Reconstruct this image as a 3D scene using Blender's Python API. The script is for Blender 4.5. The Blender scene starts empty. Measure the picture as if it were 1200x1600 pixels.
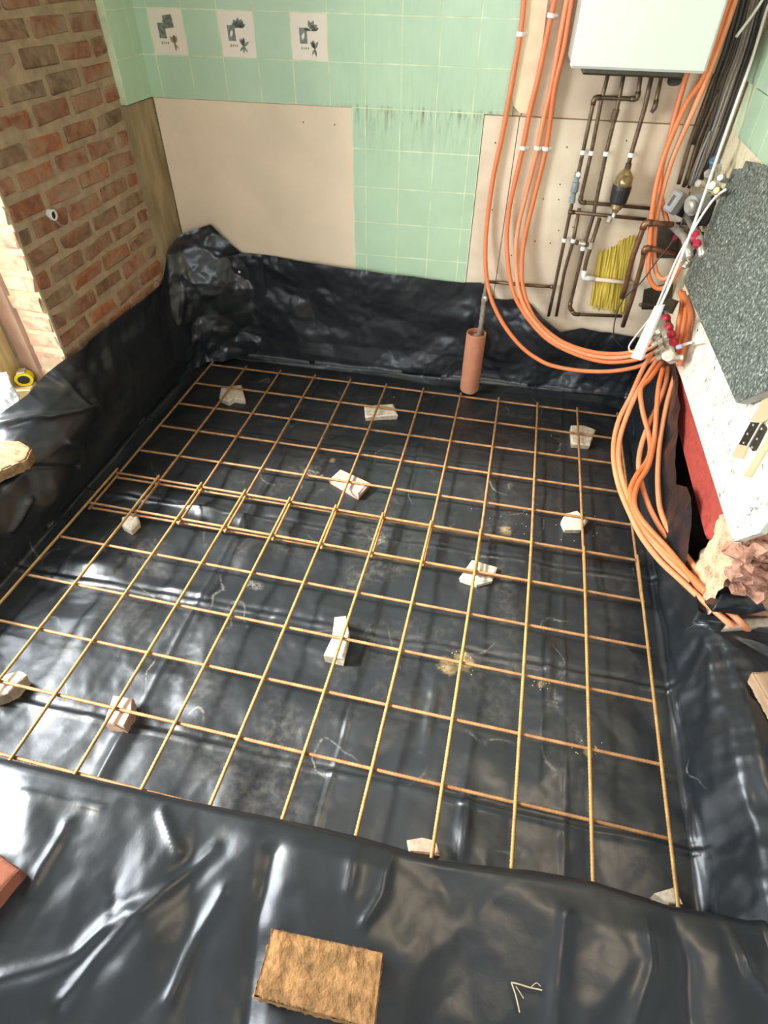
import bpy, math, random
import numpy as np
from mathutils import Matrix, Vector

random.seed(4)
RNG = np.random.default_rng(4)
scene = bpy.context.scene
COL = scene.collection

# ------------------------------------------------------------------ camera
CR = np.array([[0.9776460514912771, -0.15450597791700346, 0.1426047011547144],
               [0.2098471879895596, 0.6746643438722946, -0.707666715905334],
               [0.013128430842617849, 0.7217727661080575, 0.6920055768621622]])
CP = np.array([1.5410191901366193, -2.684974445501475, 1.6829747089919629])
FPX = 914.8591960160167
cam = bpy.data.cameras.new('camera')
cam.sensor_fit = 'VERTICAL'
cam.sensor_height = 24.0
cam.lens = FPX * 24.0 / 1600.0
cam.clip_start = 0.02
cam_ob = bpy.data.objects.new('camera', cam)
M4 = Matrix([list(CR[i]) + [CP[i]] for i in range(3)] + [[0, 0, 0, 1]])
cam_ob.matrix_world = M4
COL.objects.link(cam_ob)
scene.camera = cam_ob

# ------------------------------------------------------------------ light
world = bpy.data.worlds.new('world')
scene.world = world
world.use_nodes = True
wn = world.node_tree
bg = wn.nodes['Background']
bg.inputs[0].default_value = (0.80, 0.90, 1.0, 1)
bg.inputs[1].default_value = 2.2

sun = bpy.data.lights.new('hazy_sun', 'SUN')
sun.energy = 12.0
sun.angle = math.radians(10)
sun.color = (1.0, 0.95, 0.86)
sun_ob = bpy.data.objects.new('hazy_sun', sun)
sun_ob.rotation_euler = Vector((0.74, 0.18, -0.66)).to_track_quat('-Z', 'Y').to_euler()
COL.objects.link(sun_ob)

def area(name, loc, direction, sx, sy, power, color):
    l = bpy.data.lights.new(name, 'AREA')
    l.shape = 'RECTANGLE'
    l.size, l.size_y = sx, sy
    l.energy = power
    l.color = color
    o = bpy.data.objects.new(name, l)
    o.location = loc
    o.rotation_euler = Vector(direction).to_track_quat('-Z', 'Z').to_euler()
    COL.objects.link(o)
    return o

# daylight of the big garden door opening in the left wall
area('door_daylight', (-1.55, -2.0, 1.75), (1, 0.0, -0.25), 2.2, 1.9, 220, (0.90, 0.96, 1.0))
# unseen window light, added behind the viewer to brighten sheet and back wall
area('rear_fill_light', (1.5, -4.90, 1.62), (0, 1, -0.12), 1.5, 1.0, 40, (0.86, 0.94, 1.0))
# warm fill light, added under the ceiling above the pit
area('warm_fill_light', (2.0, -1.5, 2.40), (0, 0.1, -1), 0.5, 0.5, 8, (1.0, 0.80, 0.55))

scene.view_settings.view_transform = 'Standard'
scene.view_settings.look = 'None'
scene.view_settings.gamma = 1.0
scene.view_settings.use_curve_mapping = False
scene.view_settings.exposure = 0.40

# ------------------------------------------------------------------ pixel -> point on a real surface
def on_plane(x, y, n, d):
    r = CR @ np.array([(x - 600) / FPX, -(y - 800) / FPX, -1.0])
    n = np.array(n, float)
    return CP + r * (d - n @ CP) / (n @ r)
WA = 0.0295                                   # the back wall is turned a little against the rebar grid
WU = np.array([math.cos(WA), math.sin(WA), 0.0])
WN = np.array([-WU[1], WU[0], 0.0])
W0 = np.array([0.8411, 0.2216, 1.1989])       # a tile corner on the back wall
def on_back(x, y, off=0.0): return on_plane(x, y, WN, WN @ W0 - off)
def on_right(x, y, X): return on_plane(x, y, (1, 0, 0), X)
def on_left(x, y, X=-0.15): return on_plane(x, y, (1, 0, 0), X)
def on_z(x, y, z): return on_plane(x, y, (0, 0, 1), z)
def on_y(x, y, Y): return on_plane(x, y, (0, 1, 0), Y)
def wall_pt(s, z, off=0.0): return W0 * [1, 1, 0] + WU * s - WN * off + np.array([0, 0, z])

# ------------------------------------------------------------------ materials
def node(nt, t, **kw):
    n = nt.nodes.new(t)
    for k, v in kw.items():
        setattr(n, k, v)
    return n
def ramp(nt, stops, src=None):
    r = node(nt, 'ShaderNodeValToRGB')
    el = r.color_ramp.elements
    while len(el) < len(stops): el.new(0.5)
    for e, (p, c) in zip(el, stops):
        e.position = p
        e.color = (c[0], c[1], c[2], 1) if not isinstance(c, (int, float)) else (c, c, c, 1)
    if src is not None: nt.links.new(src, r.inputs[0])
    return r
def noise(nt, scale, detail=4.0, rough=0.55, vec=None, dist=0.0):
    n = node(nt, 'ShaderNodeTexNoise')
    n.inputs['Scale'].default_value = scale
    n.inputs['Detail'].default_value = detail
    n.inputs['Roughness'].default_value = rough
    n.inputs['Distortion'].default_value = dist
    if vec is not None: nt.links.new(vec, n.inputs['Vector'])
    return n
def coords(nt, world_space=False, scale=None):
    if world_space:
        v = node(nt, 'ShaderNodeNewGeometry').outputs['Position']
    else:
        v = node(nt, 'ShaderNodeTexCoord').outputs['Object']
    if scale is not None:
        m = node(nt, 'ShaderNodeMapping')
        m.inputs['Scale'].default_value = scale
        nt.links.new(v, m.inputs['Vector'])
        v = m.outputs[0]
    return v
def mixc(nt, fac, a, b):
    m = node(nt, 'ShaderNodeMix', data_type='RGBA')
    for s, v in ((0, fac), (6, a), (7, b)):
        if hasattr(v, 'is_linked') or isinstance(v, bpy.types.NodeSocket): nt.links.new(v, m.inputs[s])
        elif s == 0: m.inputs[0].default_value = v
        else: m.inputs[s].default_value = (*v, 1)
    return m.outputs[2]
def bump(nt, src, strength, dist, prev=None):
    b = node(nt, 'ShaderNodeBump')
    b.inputs['Strength'].default_value = strength
    b.inputs['Distance'].default_value = dist
    nt.links.new(src, b.inputs['Height'])
    if prev is not None: nt.links.new(prev, b.inputs['Normal'])
    return b.outputs[0]
def base_mat(name):
    m = bpy.data.materials.new(name)
    m.use_nodes = True
    return m, m.node_tree, m.node_tree.nodes['Principled BSDF']
def mat(name, color, rough=0.6, metal=0.0, var=0.25, scale=30.0, bmp=0.15, bscale=None, color2=None, world_space=False, stretch=None, spec=0.5, bdist=0.004):
    m, nt, p = base_mat(name)
    v = coords(nt, world_space, stretch)
    n = noise(nt, scale, vec=v)
    c2 = color2 if color2 else tuple(c * (1 - var) for c in color)
    r = ramp(nt, [(0.32, c2), (0.66, color)], n.outputs[0])
    nt.links.new(r.outputs[0], p.inputs['Base Color'])
    p.inputs['Roughness'].default_value = rough
    p.inputs['Metallic'].default_value = metal
    p.inputs['Specular IOR Level'].default_value = spec
    if bmp:
        n2 = noise(nt, bscale or scale * 3, vec=v)
        nt.links.new(bump(nt, n2.outputs[0], bmp, bdist), p.inputs['Normal'])
    return m

def make_sheet_mat():
    m, nt, p = base_mat('black_polythene')
    v = coords(nt, True)
    # dusty smears and footprints left on the film
    n1 = noise(nt, 3.2, 6, 0.62, v, 0.6)
    n2 = noise(nt, 42, 5, 0.7, v)
    n3 = noise(nt, 210, 2, 0.6, v)
    d1 = ramp(nt, [(0.50, 0.0), (0.78, 1.0)], n1.outputs[0])
    d2 = ramp(nt, [(0.42, 0.0), (0.75, 1.0)], n2.outputs[0])
    mul = node(nt, 'ShaderNodeMath', operation='MULTIPLY')
    nt.links.new(d1.outputs[0], mul.inputs[0]); nt.links.new(d2.outputs[0], mul.inputs[1])
    speck = ramp(nt, [(0.72, 0.0), (0.78, 1.0)], n3.outputs[0])
    mul2 = node(nt, 'ShaderNodeMath', operation='MULTIPLY')
    nt.links.new(speck.outputs[0], mul2.inputs[0]); nt.links.new(d1.outputs[0], mul2.inputs[1])
    add = node(nt, 'ShaderNodeMath', operation='ADD', use_clamp=True)
    s1 = node(nt, 'ShaderNodeMath', operation='MULTIPLY'); s1.inputs[1].default_value = 0.24
    nt.links.new(mul.outputs[0], s1.inputs[0])
    s2 = node(nt, 'ShaderNodeMath', operation='MULTIPLY'); s2.inputs[1].default_value = 0.35
    nt.links.new(mul2.outputs[0], s2.inputs[0])
    nt.links.new(s1.outputs[0], add.inputs[0]); nt.links.new(s2.outputs[0], add.inputs[1])
    # the film is only dusty down in the pit where people walked
    geo = node(nt, 'ShaderNodeSeparateXYZ'); nt.links.new(v, geo.inputs[0])
    low = node(nt, 'ShaderNodeMapRange'); low.inputs[1].default_value = 0.0; low.inputs[2].default_value = 0.06
    low.inputs[3].default_value = 1.0; low.inputs[4].default_value = 0.12
    nt.links.new(geo.outputs[2], low.inputs[0])
    dm = node(nt, 'ShaderNodeMath', operation='MULTIPLY')
    nt.links.new(add.outputs[0], dm.inputs[0]); nt.links.new(low.outputs[0], dm.inputs[1])
    # thin chalky scuffs where dried mud was rubbed along the film
    n5 = noise(nt, 2.6, 2, 0.5, v, 0.25); n6 = noise(nt, 4.5, 2, 0.5, v); n7 = noise(nt, 90, 3, 0.7, v)
    ln = ramp(nt, [(0.494, 0.0), (0.5, 1.0), (0.506, 0.0)], n5.outputs[0])
    lm_ = ramp(nt, [(0.53, 0.0), (0.66, 1.0)], n6.outputs[0]); l7 = ramp(nt, [(0.38, 0.0), (0.60, 1.0)], n7.outputs[0])
    q1 = node(nt, 'ShaderNodeMath', operation='MULTIPLY'); nt.links.new(ln.outputs[0], q1.inputs[0]); nt.links.new(lm_.outputs[0], q1.inputs[1])
    q2 = node(nt, 'ShaderNodeMath', operation='MULTIPLY'); nt.links.new(q1.outputs[0], q2.inputs[0]); nt.links.new(l7.outputs[0], q2.inputs[1])
    q3 = node(nt, 'ShaderNodeMath', operation='MULTIPLY'); nt.links.new(q2.outputs[0], q3.inputs[0]); nt.links.new(low.outputs[0], q3.inputs[1])
    q4 = node(nt, 'ShaderNodeMath', operation='MULTIPLY'); q4.inputs[1].default_value = 0.42; nt.links.new(q3.outputs[0], q4.inputs[0])
    # two spills of dry sand
    prev = mixc(nt, dm.outputs[0], (0.0125, 0.0150, 0.0175), (0.34, 0.29, 0.23))
    prev = mixc(nt, q4.outputs[0], prev, (0.40, 0.38, 0.34))
    for (sx, sy, rad) in ((1.60, -1.57, 0.09), (1.55, -1.60, 0.08), (1.86, -1.60, 0.03), (2.0, -1.80, 0.035), (1.70, -0.92, 0.07), (0.87, -0.62, 0.05)):
        sub = node(nt, 'ShaderNodeVectorMath', operation='DISTANCE')
        sub.inputs[1].default_value = (sx, sy, -0.045)
        nt.links.new(v, sub.inputs[0])
        mr = node(nt, 'ShaderNodeMapRange'); mr.inputs[1].default_value = rad; mr.inputs[2].default_value = 0.0
        nt.links.new(sub.outputs[1], mr.inputs[0])
        n4 = noise(nt, 38, 6, 0.75, v)
        mm = node(nt, 'ShaderNodeMath', operation='MULTIPLY'); nt.links.new(mr.outputs[0], mm.inputs[0]); nt.links.new(n4.outputs[0], mm.inputs[1])
        rr = ramp(nt, [(0.26, 0.0), (0.52, 0.75)], mm.outputs[0])
        prev = mixc(nt, rr.outputs[0], prev, (0.36, 0.26, 0.12))
    nt.links.new(prev, p.inputs['Base Color'])
    rr = ramp(nt, [(0.0, 0.33), (0.5, 0.60)], dm.outputs[0])
    nt.links.new(rr.outputs[0], p.inputs['Roughness'])
    p.inputs['Specular IOR Level'].default_value = 0.62
    nb1 = noise(nt, 11, 2, 0.45, v, 0.4)
    nb2 = noise(nt, 60, 3, 0.55, v, 0.3)
    b = bump(nt, nb1.outputs[0], 0.14, 0.010)
    b = bump(nt, nb2.outputs[0], 0.18, 0.002, b)
    nt.links.new(b, p.inputs['Normal'])
    return m

def make_brick_mat(name, cols, mortar, lo, hi):
    m, nt, p = base_mat(name)
    v = coords(nt, True)
    oi = node(nt, 'ShaderNodeObjectInfo')
    r = ramp(nt, [(i / (len(cols) - 1), c) for i, c in enumerate(cols)], oi.outputs['Random'])
    n = noise(nt, 26, 5, 0.6, v)
    dk = ramp(nt, [(0.3, (0.55, 0.55, 0.55)), (0.7, (1.15, 1.1, 1.05))], n.outputs[0])
    mul = node(nt, 'ShaderNodeMix', data_type='RGBA', blend_type='MULTIPLY')
    mul.inputs[0].default_value = 1
    nt.links.new(r.outputs[0], mul.inputs[6]); nt.links.new(dk.outputs[0], mul.inputs[7])
    n2 = noise(nt, 9, 6, 0.68, v, 0.4)
    msk = ramp(nt, [(lo, 0.0), (hi, 0.9)], n2.outputs[0])
    nt.links.new(mixc(nt, msk.outputs[0], mul.outputs[2], mortar), p.inputs['Base Color'])
    p.inputs['Roughness'].default_value = 0.9
    n3 = noise(nt, 120, 4, 0.6, v)
    b = bump(nt, n2.outputs[0], 0.35, 0.01)
    nt.links.new(bump(nt, n3.outputs[0], 0.5, 0.004, b), p.inputs['Normal'])
    return m

def make_tile_mat(name, col, col2):
    m, nt, p = base_mat(name)
    v = coords(nt, True)
    n = noise(nt, 7, 4, 0.5, v)
    base = ramp(nt, [(0.3, col2), (0.7, col)], n.outputs[0])
    # grime that ran down from the old worktop edge and splashes of dirt
    geo = node(nt, 'ShaderNodeSeparateXYZ'); nt.links.new(v, geo.inputs[0])
    mp = node(nt, 'ShaderNodeMapping'); mp.inputs['Scale'].default_value = (60, 60, 9); nt.links.new(v, mp.inputs[0])
    streak = noise(nt, 1.0, 5, 0.65, mp.outputs[0])
    zr = ramp(nt, [(0.0, 0.0), (0.30, 0.02), (0.52, 0.25), (0.62, 0.7), (0.655, 1.0), (0.668, 1.0), (0.69, 0.12), (1.0, 0.06)])
    mr = node(nt, 'ShaderNodeMapRange'); mr.inputs[1].default_value = 0.8; mr.inputs[2].default_value = 1.4
    nt.links.new(geo.outputs[2], mr.inputs[0]); nt.links.new(mr.outputs[0], zr.inputs[0])
    xr = node(nt, 'ShaderNodeMapRange'); xr.inputs[1].default_value = 0.55; xr.inputs[2].default_value = 0.85
    nt.links.new(geo.outputs[0], xr.inputs[0])
    sr = ramp(nt, [(0.46, 0.0), (0.68, 0.9)], streak.outputs[0])
    a = node(nt, 'ShaderNodeMath', operation='MULTIPLY'); nt.links.new(zr.outputs[0], a.inputs[0]); nt.links.new(sr.outputs[0], a.inputs[1])
    b = node(nt, 'ShaderNodeMath', operation='MULTIPLY'); nt.links.new(a.outputs[0], b.inputs[0]); nt.links.new(xr.outputs[0], b.inputs[1])
    nt.links.new(mixc(nt, b.outputs[0], base.outputs[0], (0.16, 0.13, 0.06)), p.inputs['Base Color'])
    p.inputs['Roughness'].default_value = 0.34
    nt.links.new(bump(nt, noise(nt, 14, 2, 0.5, v).outputs[0], 0.08, 0.01), p.inputs['Normal'])
    return m

def make_granite():
    m, nt, p = base_mat('grey_speckled_laminate')
    v = coords(nt, True)
    n = noise(nt, 105, 4, 0.75, v); n2 = noise(nt, 40, 3, 0.6, v)
    r = ramp(nt, [(0.40, (0.045, 0.055, 0.045)), (0.50, (0.125, 0.145, 0.118)), (0.58, (0.21, 0.235, 0.195)), (0.66, (0.62, 0.66, 0.56))], n.outputs[0])
    d = ramp(nt, [(0.3, (0.7, 0.7, 0.7)), (0.7, (1.1, 1.1, 1.1))], n2.outputs[0])
    mul = node(nt, 'ShaderNodeMix', data_type='RGBA', blend_type='MULTIPLY'); mul.inputs[0].default_value = 1
    nt.links.new(r.outputs[0], mul.inputs[6]); nt.links.new(d.outputs[0], mul.inputs[7])
    nt.links.new(mul.outputs[2], p.inputs['Base Color'])
    p.inputs['Roughness'].default_value = 0.5
    return m

def make_flaky(name, col, dirt, s=14, lo=0.60, hi=0.70):
    m, nt, p = base_mat(name)
    v = coords(nt, True)
    n = noise(nt, s, 3, 0.6, v); n2 = noise(nt, s * 7, 4, 0.75, coords(nt, True, (1, 1, 0.45)))
    a = ramp(nt, [(0.48, 0.0), (0.66, 1.0)], n.outputs[0]); b = ramp(nt, [(lo, 0.0), (hi, 1.0)], n2.outputs[0])
    mm = node(nt, 'ShaderNodeMath', operation='MULTIPLY'); nt.links.new(a.outputs[0], mm.inputs[0]); nt.links.new(b.outputs[0], mm.inputs[1])
    nt.links.new(mixc(nt, mm.outputs[0], col, dirt), p.inputs['Base Color'])
    p.inputs['Roughness'].default_value = 0.8
    nt.links.new(bump(nt, n2.outputs[0], 0.15, 0.003), p.inputs['Normal'])
    return m

SHEET = make_sheet_mat()
BRICK = make_brick_mat('old_red_brick', [(0.38, 0.125, 0.05), (0.22, 0.115, 0.06), (0.36, 0.15, 0.075), (0.18, 0.115, 0.065), (0.30, 0.10, 0.045), (0.24, 0.14, 0.08)], (0.32, 0.23, 0.14), 0.44, 0.68)
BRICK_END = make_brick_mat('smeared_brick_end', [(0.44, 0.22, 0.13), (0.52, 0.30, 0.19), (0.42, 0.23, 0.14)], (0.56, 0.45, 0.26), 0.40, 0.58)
MORTAR = mat('lime_mortar', (0.40, 0.285, 0.17), 0.95, var=0.3, scale=22, bmp=0.6, bscale=60, world_space=True)
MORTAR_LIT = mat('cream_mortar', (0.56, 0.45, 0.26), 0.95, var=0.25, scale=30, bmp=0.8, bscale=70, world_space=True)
PLASTER_BROWN = mat('stained_plaster', (0.36, 0.27, 0.145), 0.9, scale=6, color2=(0.21, 0.145, 0.07), bmp=0.3, bscale=40, world_space=True, stretch=(1, 3, 0.8))
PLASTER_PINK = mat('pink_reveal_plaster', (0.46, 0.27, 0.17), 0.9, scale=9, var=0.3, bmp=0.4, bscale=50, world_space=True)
TILE = make_tile_mat('green_glazed_tile', (0.47, 0.62, 0.42), (0.42, 0.575, 0.385))
DECOR = mat('cream_glazed_tile', (0.82, 0.72, 0.58), 0.35, var=0.06, scale=8, bmp=0.0)
GROUT = mat('pale_grout', (0.74, 0.80, 0.52), 0.9, scale=14, color2=(0.52, 0.60, 0.38), bmp=0.2, world_space=True)
INK_G = mat('dark_green_glaze_print', (0.09, 0.12, 0.08), 0.4, var=0.6, scale=90, color2=(0.26, 0.28, 0.20), bmp=0.0)
INK_B = mat('brown_glaze_print', (0.34, 0.25, 0.16), 0.4, var=0.4, scale=90, color2=(0.5, 0.4, 0.3), bmp=0.0)
BOARD = mat('bare_plasterboard', (0.82, 0.66, 0.47), 0.85, var=0.10, scale=4, bmp=0.05, world_space=True)
BOARD_P = mat('patched_plaster', (0.70, 0.55, 0.39), 0.85, scale=7, color2=(0.58, 0.42, 0.29), bmp=0.25, bscale=30, world_space=True)
BOARD_L = mat('pale_plasterboard', (0.78, 0.66, 0.48), 0.85, scale=5, color2=(0.64, 0.51, 0.36), bmp=0.1, world_space=True)
DARK = mat('dark_void', (0.02, 0.016, 0.012), 0.9, var=0.3, bmp=0.0)
RED = mat('red_painted_render', (0.47, 0.075, 0.05), 0.6, scale=40, color2=(0.36, 0.05, 0.035), bmp=0.4, world_space=True)
BRICK_RAW = mat('broken_brick_face', (0.66, 0.34, 0.23), 0.95, scale=45, color2=(0.34, 0.17, 0.10), bmp=0.8, bscale=80, world_space=True, bdist=0.01)
CONCRETE = mat('concrete_subfloor', (0.30, 0.28, 0.25), 0.95, scale=12, var=0.3, bmp=0.4, world_space=True)
WALLPAINT = mat('cream_room_paint', (0.60, 0.59, 0.56), 0.9, scale=3, var=0.08, bmp=0.05, world_space=True)
CEIL = mat('white_ceiling_paint', (0.72, 0.73, 0.72), 0.9, scale=3, var=0.05, bmp=0.0, world_space=True)
WHITE_BOARD = make_flaky('flaking_white_paint', (0.80, 0.75, 0.60), (0.13, 0.12, 0.08), 16, 0.50, 0.60)
CREAM_RENDER = make_flaky('crumbling_cream_render', (0.80, 0.70, 0.46), (0.40, 0.22, 0.12), 22, 0.5, 0.62)
GRANITE = make_granite()
GREY_EDGE = mat('grey_laminate_edge', (0.36, 0.37, 0.34), 0.6, bmp=0.0)
WOOD = mat('pale_timber', (0.66, 0.50, 0.24), 0.7, scale=6, color2=(0.52, 0.35, 0.15), bmp=0.15, world_space=True, stretch=(9, 9, 1))
WOOD_TAN = mat('tan_timber', (0.62, 0.47, 0.27), 0.7, scale=8, var=0.15, bmp=0.1, world_space=True)
WOOD_OLD = mat('weathered_timber', (0.30, 0.185, 0.085), 0.85, scale=14, color2=(0.16, 0.085, 0.035), bmp=0.6, world_space=True, stretch=(1, 4, 4), bdist=0.008)
COPPER = mat('tarnished_copper', (0.19, 0.12, 0.065), 0.42, 0.6, scale=45, color2=(0.09, 0.062, 0.038), bmp=0.1)
COPPER_NEW = mat('brown_copper', (0.30, 0.145, 0.075), 0.40, 0.6, scale=45, color2=(0.16, 0.085, 0.05), bmp=0.1)
BRASS = mat('dull_brass', (0.46, 0.34, 0.17), 0.38, 0.7, scale=60, var=0.3, bmp=0.05)
CHROME = mat('nickel_plated_brass', (0.74, 0.69, 0.58), 0.30, 0.6, scale=60, var=0.3, bmp=0.05)
STEEL_DARK = mat('dark_steel', (0.10, 0.085, 0.06), 0.45, 0.7, scale=60, var=0.3, bmp=0.1)
WHITE_P = mat('white_plastic', (0.82, 0.80, 0.74), 0.45, var=0.05, bmp=0.0)
WHITE_ENAMEL = mat('white_enamel', (0.66, 0.69, 0.61), 0.30, var=0.02, bmp=0.0)
BLACK_P = mat('black_plastic', (0.020, 0.020, 0.020), 0.45, var=0.3, bmp=0.0)
GREY_P = mat('grey_plastic', (0.34, 0.34, 0.31), 0.5, var=0.15, bmp=0.0)
GREY_BLUE = mat('blue_grey_valve', (0.30, 0.36, 0.37), 0.4, 0.4, var=0.3, bmp=0.0)
RED_P = mat('red_plastic_cap', (0.50, 0.022, 0.05), 0.4, var=0.2, bmp=0.0)
BLUE_P = mat('blue_plastic', (0.10, 0.17, 0.26), 0.45, var=0.2, bmp=0.0)
ORANGE = mat('orange_heating_pipe', (0.80, 0.235, 0.085), 0.42, scale=9, color2=(0.74, 0.19, 0.055), bmp=0.0)
ORANGE_L = mat('peach_heating_pipe', (0.83, 0.34, 0.16), 0.45, scale=9, color2=(0.78, 0.26, 0.10), bmp=0.0)
CABLE_D = mat('dark_cable_sheath', (0.055, 0.048, 0.040), 0.55, var=0.3, bmp=0.0)
CABLE_G = mat('grey_cable_sheath', (0.24, 0.22, 0.19), 0.5, var=0.2, bmp=0.0)
CABLE_W = mat('white_cable_sheath', (0.86, 0.83, 0.74), 0.45, var=0.05, bmp=0.0)
YELLOW_F = mat('mustard_fibre', (0.62, 0.47, 0.07), 0.9, scale=20, color2=(0.40, 0.29, 0.04), bmp=0.7, bscale=60, world_space=True, stretch=(1.0, 1.0, 0.12), bdist=0.01)
CLAY = mat('terracotta', (0.52, 0.215, 0.115), 0.75, scale=18, color2=(0.43, 0.17, 0.09), bmp=0.15, bscale=80)
LEAD = mat('knobbly_lead_pipe', (0.17, 0.14, 0.105), 0.7, 0.2, scale=40, color2=(0.30, 0.24, 0.17), bmp=0.6, bdist=0.006)
CEMENT = mat('grey_cement', (0.40, 0.31, 0.22), 0.95, scale=40, var=0.4, bmp=0.6)
RUST = mat('rusty_rebar', (0.37, 0.19, 0.07), 0.62, 0.15, scale=30, color2=(0.22, 0.10, 0.04), bmp=0.25, bscale=160, world_space=True, bdist=0.001)
RUST_Y = mat('fresh_golden_rust_rebar', (0.42, 0.255, 0.08), 0.52, 0.25, scale=30, color2=(0.30, 0.16, 0.05), bmp=0.25, bscale=160, world_space=True, bdist=0.001)
CHIP = mat('broken_tile_chip', (0.64, 0.56, 0.42), 0.8, scale=50, color2=(0.42, 0.33, 0.23), bmp=0.3)
CHIP_P = mat('pinkish_tile_chip', (0.50, 0.33, 0.24), 0.8, scale=50, color2=(0.34, 0.20, 0.14), bmp=0.3)
MUDBRICK = mat('muddy_brick', (0.48, 0.245, 0.09), 0.95, scale=38, color2=(0.22, 0.115, 0.04), bmp=1.0, bscale=55, bdist=0.012)
REDBRICK = mat('loose_red_brick', (0.36, 0.115, 0.06), 0.9, scale=18, var=0.35, bmp=0.6)
YELLOW_P = mat('yellow_plastic_case', (0.78, 0.66, 0.02), 0.4, var=0.1, bmp=0.0)
STRAW = mat('dry_straw', (0.62, 0.50, 0.30), 0.8, bmp=0.0)
BAG = mat('white_crumpled_bag', (0.80, 0.80, 0.80), 0.4, var=0.2, scale=12, bmp=0.3, bdist=0.02)

# ------------------------------------------------------------------ mesh helpers
WL = {}                                        # world location of each parent
def mesh_data(name, V, F, m, smooth=False):
    me = bpy.data.meshes.new(name)
    me.from_pydata([tuple(map(float, v)) for v in V], [], [tuple(f) for f in F])
    me.materials.append(m)
    if smooth:
        me.polygons.foreach_set('use_smooth', [True] * len(me.polygons))
    me.update()
    return me
def add(name, geo, m, parent=None, smooth=False, loc=None):
    V, F = geo
    V = np.asarray(V, float)
    if loc is None:
        loc = WL[parent.name] if parent is not None else np.array([V[:, 0].mean(), V[:, 1].mean(), V[:, 2].min()])
    o = bpy.data.objects.new(name, mesh_data(name, V - loc, F, m, smooth))
    COL.objects.link(o)
    if parent is not None:
        o.parent = parent
        o.location = Vector(loc - WL[parent.name])
    else:
        o.location = Vector(loc)
    WL[o.name] = np.array(loc, float)
    return o
def place(name, me, mw, parent):
    """one more object using shared mesh data, placed by a world matrix under its parent"""
    o = bpy.data.objects.new(name, me)
    COL.objects.link(o)
    mw = mw.copy()
    if parent is not None:
        o.parent = parent
        mw.translation = mw.translation - Vector(WL[parent.name])
    o.matrix_local = mw
    return o
def thing(name, label, cat, loc, group=None):
    o = bpy.data.objects.new(name, None)
    o.empty_display_size = 0.05
    COL.objects.link(o)
    o.location = Vector(loc)
    WL[o.name] = np.array(loc, float)
    return tag(o, label, cat, group)
def tag(o, label, cat, group=None):
    o['label'] = label; o['category'] = cat
    if group: o['group'] = group
    return o
def structure(o, label=None):
    o['kind'] = 'structure'
    if label: o['label'] = label
    return o
def join(*geos):
    V, F, n = [], [], 0
    for v, f in geos:
        v = np.asarray(v, float)
        V.append(v); F += [tuple(i + n for i in q) for q in f]; n += len(v)
    return np.concatenate(V), F
def box(lo, hi):
    (a, b, c), (d, e, f) = lo, hi
    V = [(a, b, c), (d, b, c), (d, e, c), (a, e, c), (a, b, f), (d, b, f), (d, e, f), (a, e, f)]
    return np.array(V, float), [(0, 3, 2, 1), (4, 5, 6, 7), (0, 1, 5, 4), (1, 2, 6, 5), (2, 3, 7, 6), (3, 0, 4, 7)]
def cbox(size, bev=0.002, jit=0.0, rng=None):
    """chamfered box centred on the origin: 24 vertices"""
    h = np.array(size, float) / 2
    b = min(bev, h.min() * 0.9)
    V, idx = [], {}
    for sx in (-1, 1):
        for sy in (-1, 1):
            for sz in (-1, 1):
                s = np.array([sx, sy, sz])
                for ax in range(3):
                    p = s * (h - b); p[ax] = s[ax] * h[ax]
                    idx[(sx, sy, sz, ax)] = len(V); V.append(p)
    V = np.array(V)
    F = []
    for ax in range(3):
        o1, o2 = (ax + 1) % 3, (ax + 2) % 3
        for s in (-1, 1):
            q = []
            for (a, c) in ((-1, -1), (1, -1), (1, 1), (-1, 1)):
                k = [0, 0, 0]; k[ax] = s; k[o1] = a; k[o2] = c
                q.append(idx[(*k, ax)])
            F.append(q if s > 0 else q[::-1])
    for ax in range(3):
        o1, o2 = (ax + 1) % 3, (ax + 2) % 3
        for a in (-1, 1):
            for c in (-1, 1):
                k0 = [0, 0, 0]; k0[o1] = a; k0[o2] = c; k1 = list(k0); k0[ax] = -1; k1[ax] = 1
                q = [idx[(*k0, o1)], idx[(*k1, o1)], idx[(*k1, o2)], idx[(*k0, o2)]]
                F.append(q if a * c > 0 else q[::-1])
    for sx in (-1, 1):
        for sy in (-1, 1):
            for sz in (-1, 1):
                q = [idx[(sx, sy, sz, 0)], idx[(sx, sy, sz, 1)], idx[(sx, sy, sz, 2)]]
                F.append(q if sx * sy * sz > 0 else q[::-1])
    if jit:
        V = V + (rng or RNG).normal(0, jit, V.shape)
    return V, F
def xf(geo, R=None, t=(0, 0, 0)):
    V, F = geo
    V = np.asarray(V, float)
    if R is not None: V = V @ np.asarray(R, float).T
    return V + np.asarray(t, float), F
def rotz(a): return np.array([[math.cos(a), -math.sin(a), 0], [math.sin(a), math.cos(a), 0], [0, 0, 1]])
def frame(z, up=(0, 0, 1)):
    """matrix whose third column is z"""
    z = np.array(z, float); z /= np.linalg.norm(z)
    u = np.array(up, float)
    if abs(u @ z) > 0.98: u = np.array([1.0, 0, 0])
    x = np.cross(u, z); x /= np.linalg.norm(x)
    return np.stack([x, np.cross(z, x), z], 1)
WALLR = np.stack([WU, WN, [0, 0, 1]], 1)
def smooth_path(P, n=8):
    P = np.asarray(P, float)
    if len(P) < 3: return P
    Q = np.concatenate([[2 * P[0] - P[1]], P, [2 * P[-1] - P[-2]]])
    out = []
    for i in range(1, len(Q) - 2):
        for t in np.arange(n) / n:
            a, b, c, d = Q[i - 1:i + 3]
            out.append(0.5 * (2 * b + (c - a) * t + (2 * a - 5 * b + 4 * c - d) * t * t + (3 * b - a - 3 * c + d) * t ** 3))
    return np.array(out + [P[-1]])
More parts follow.
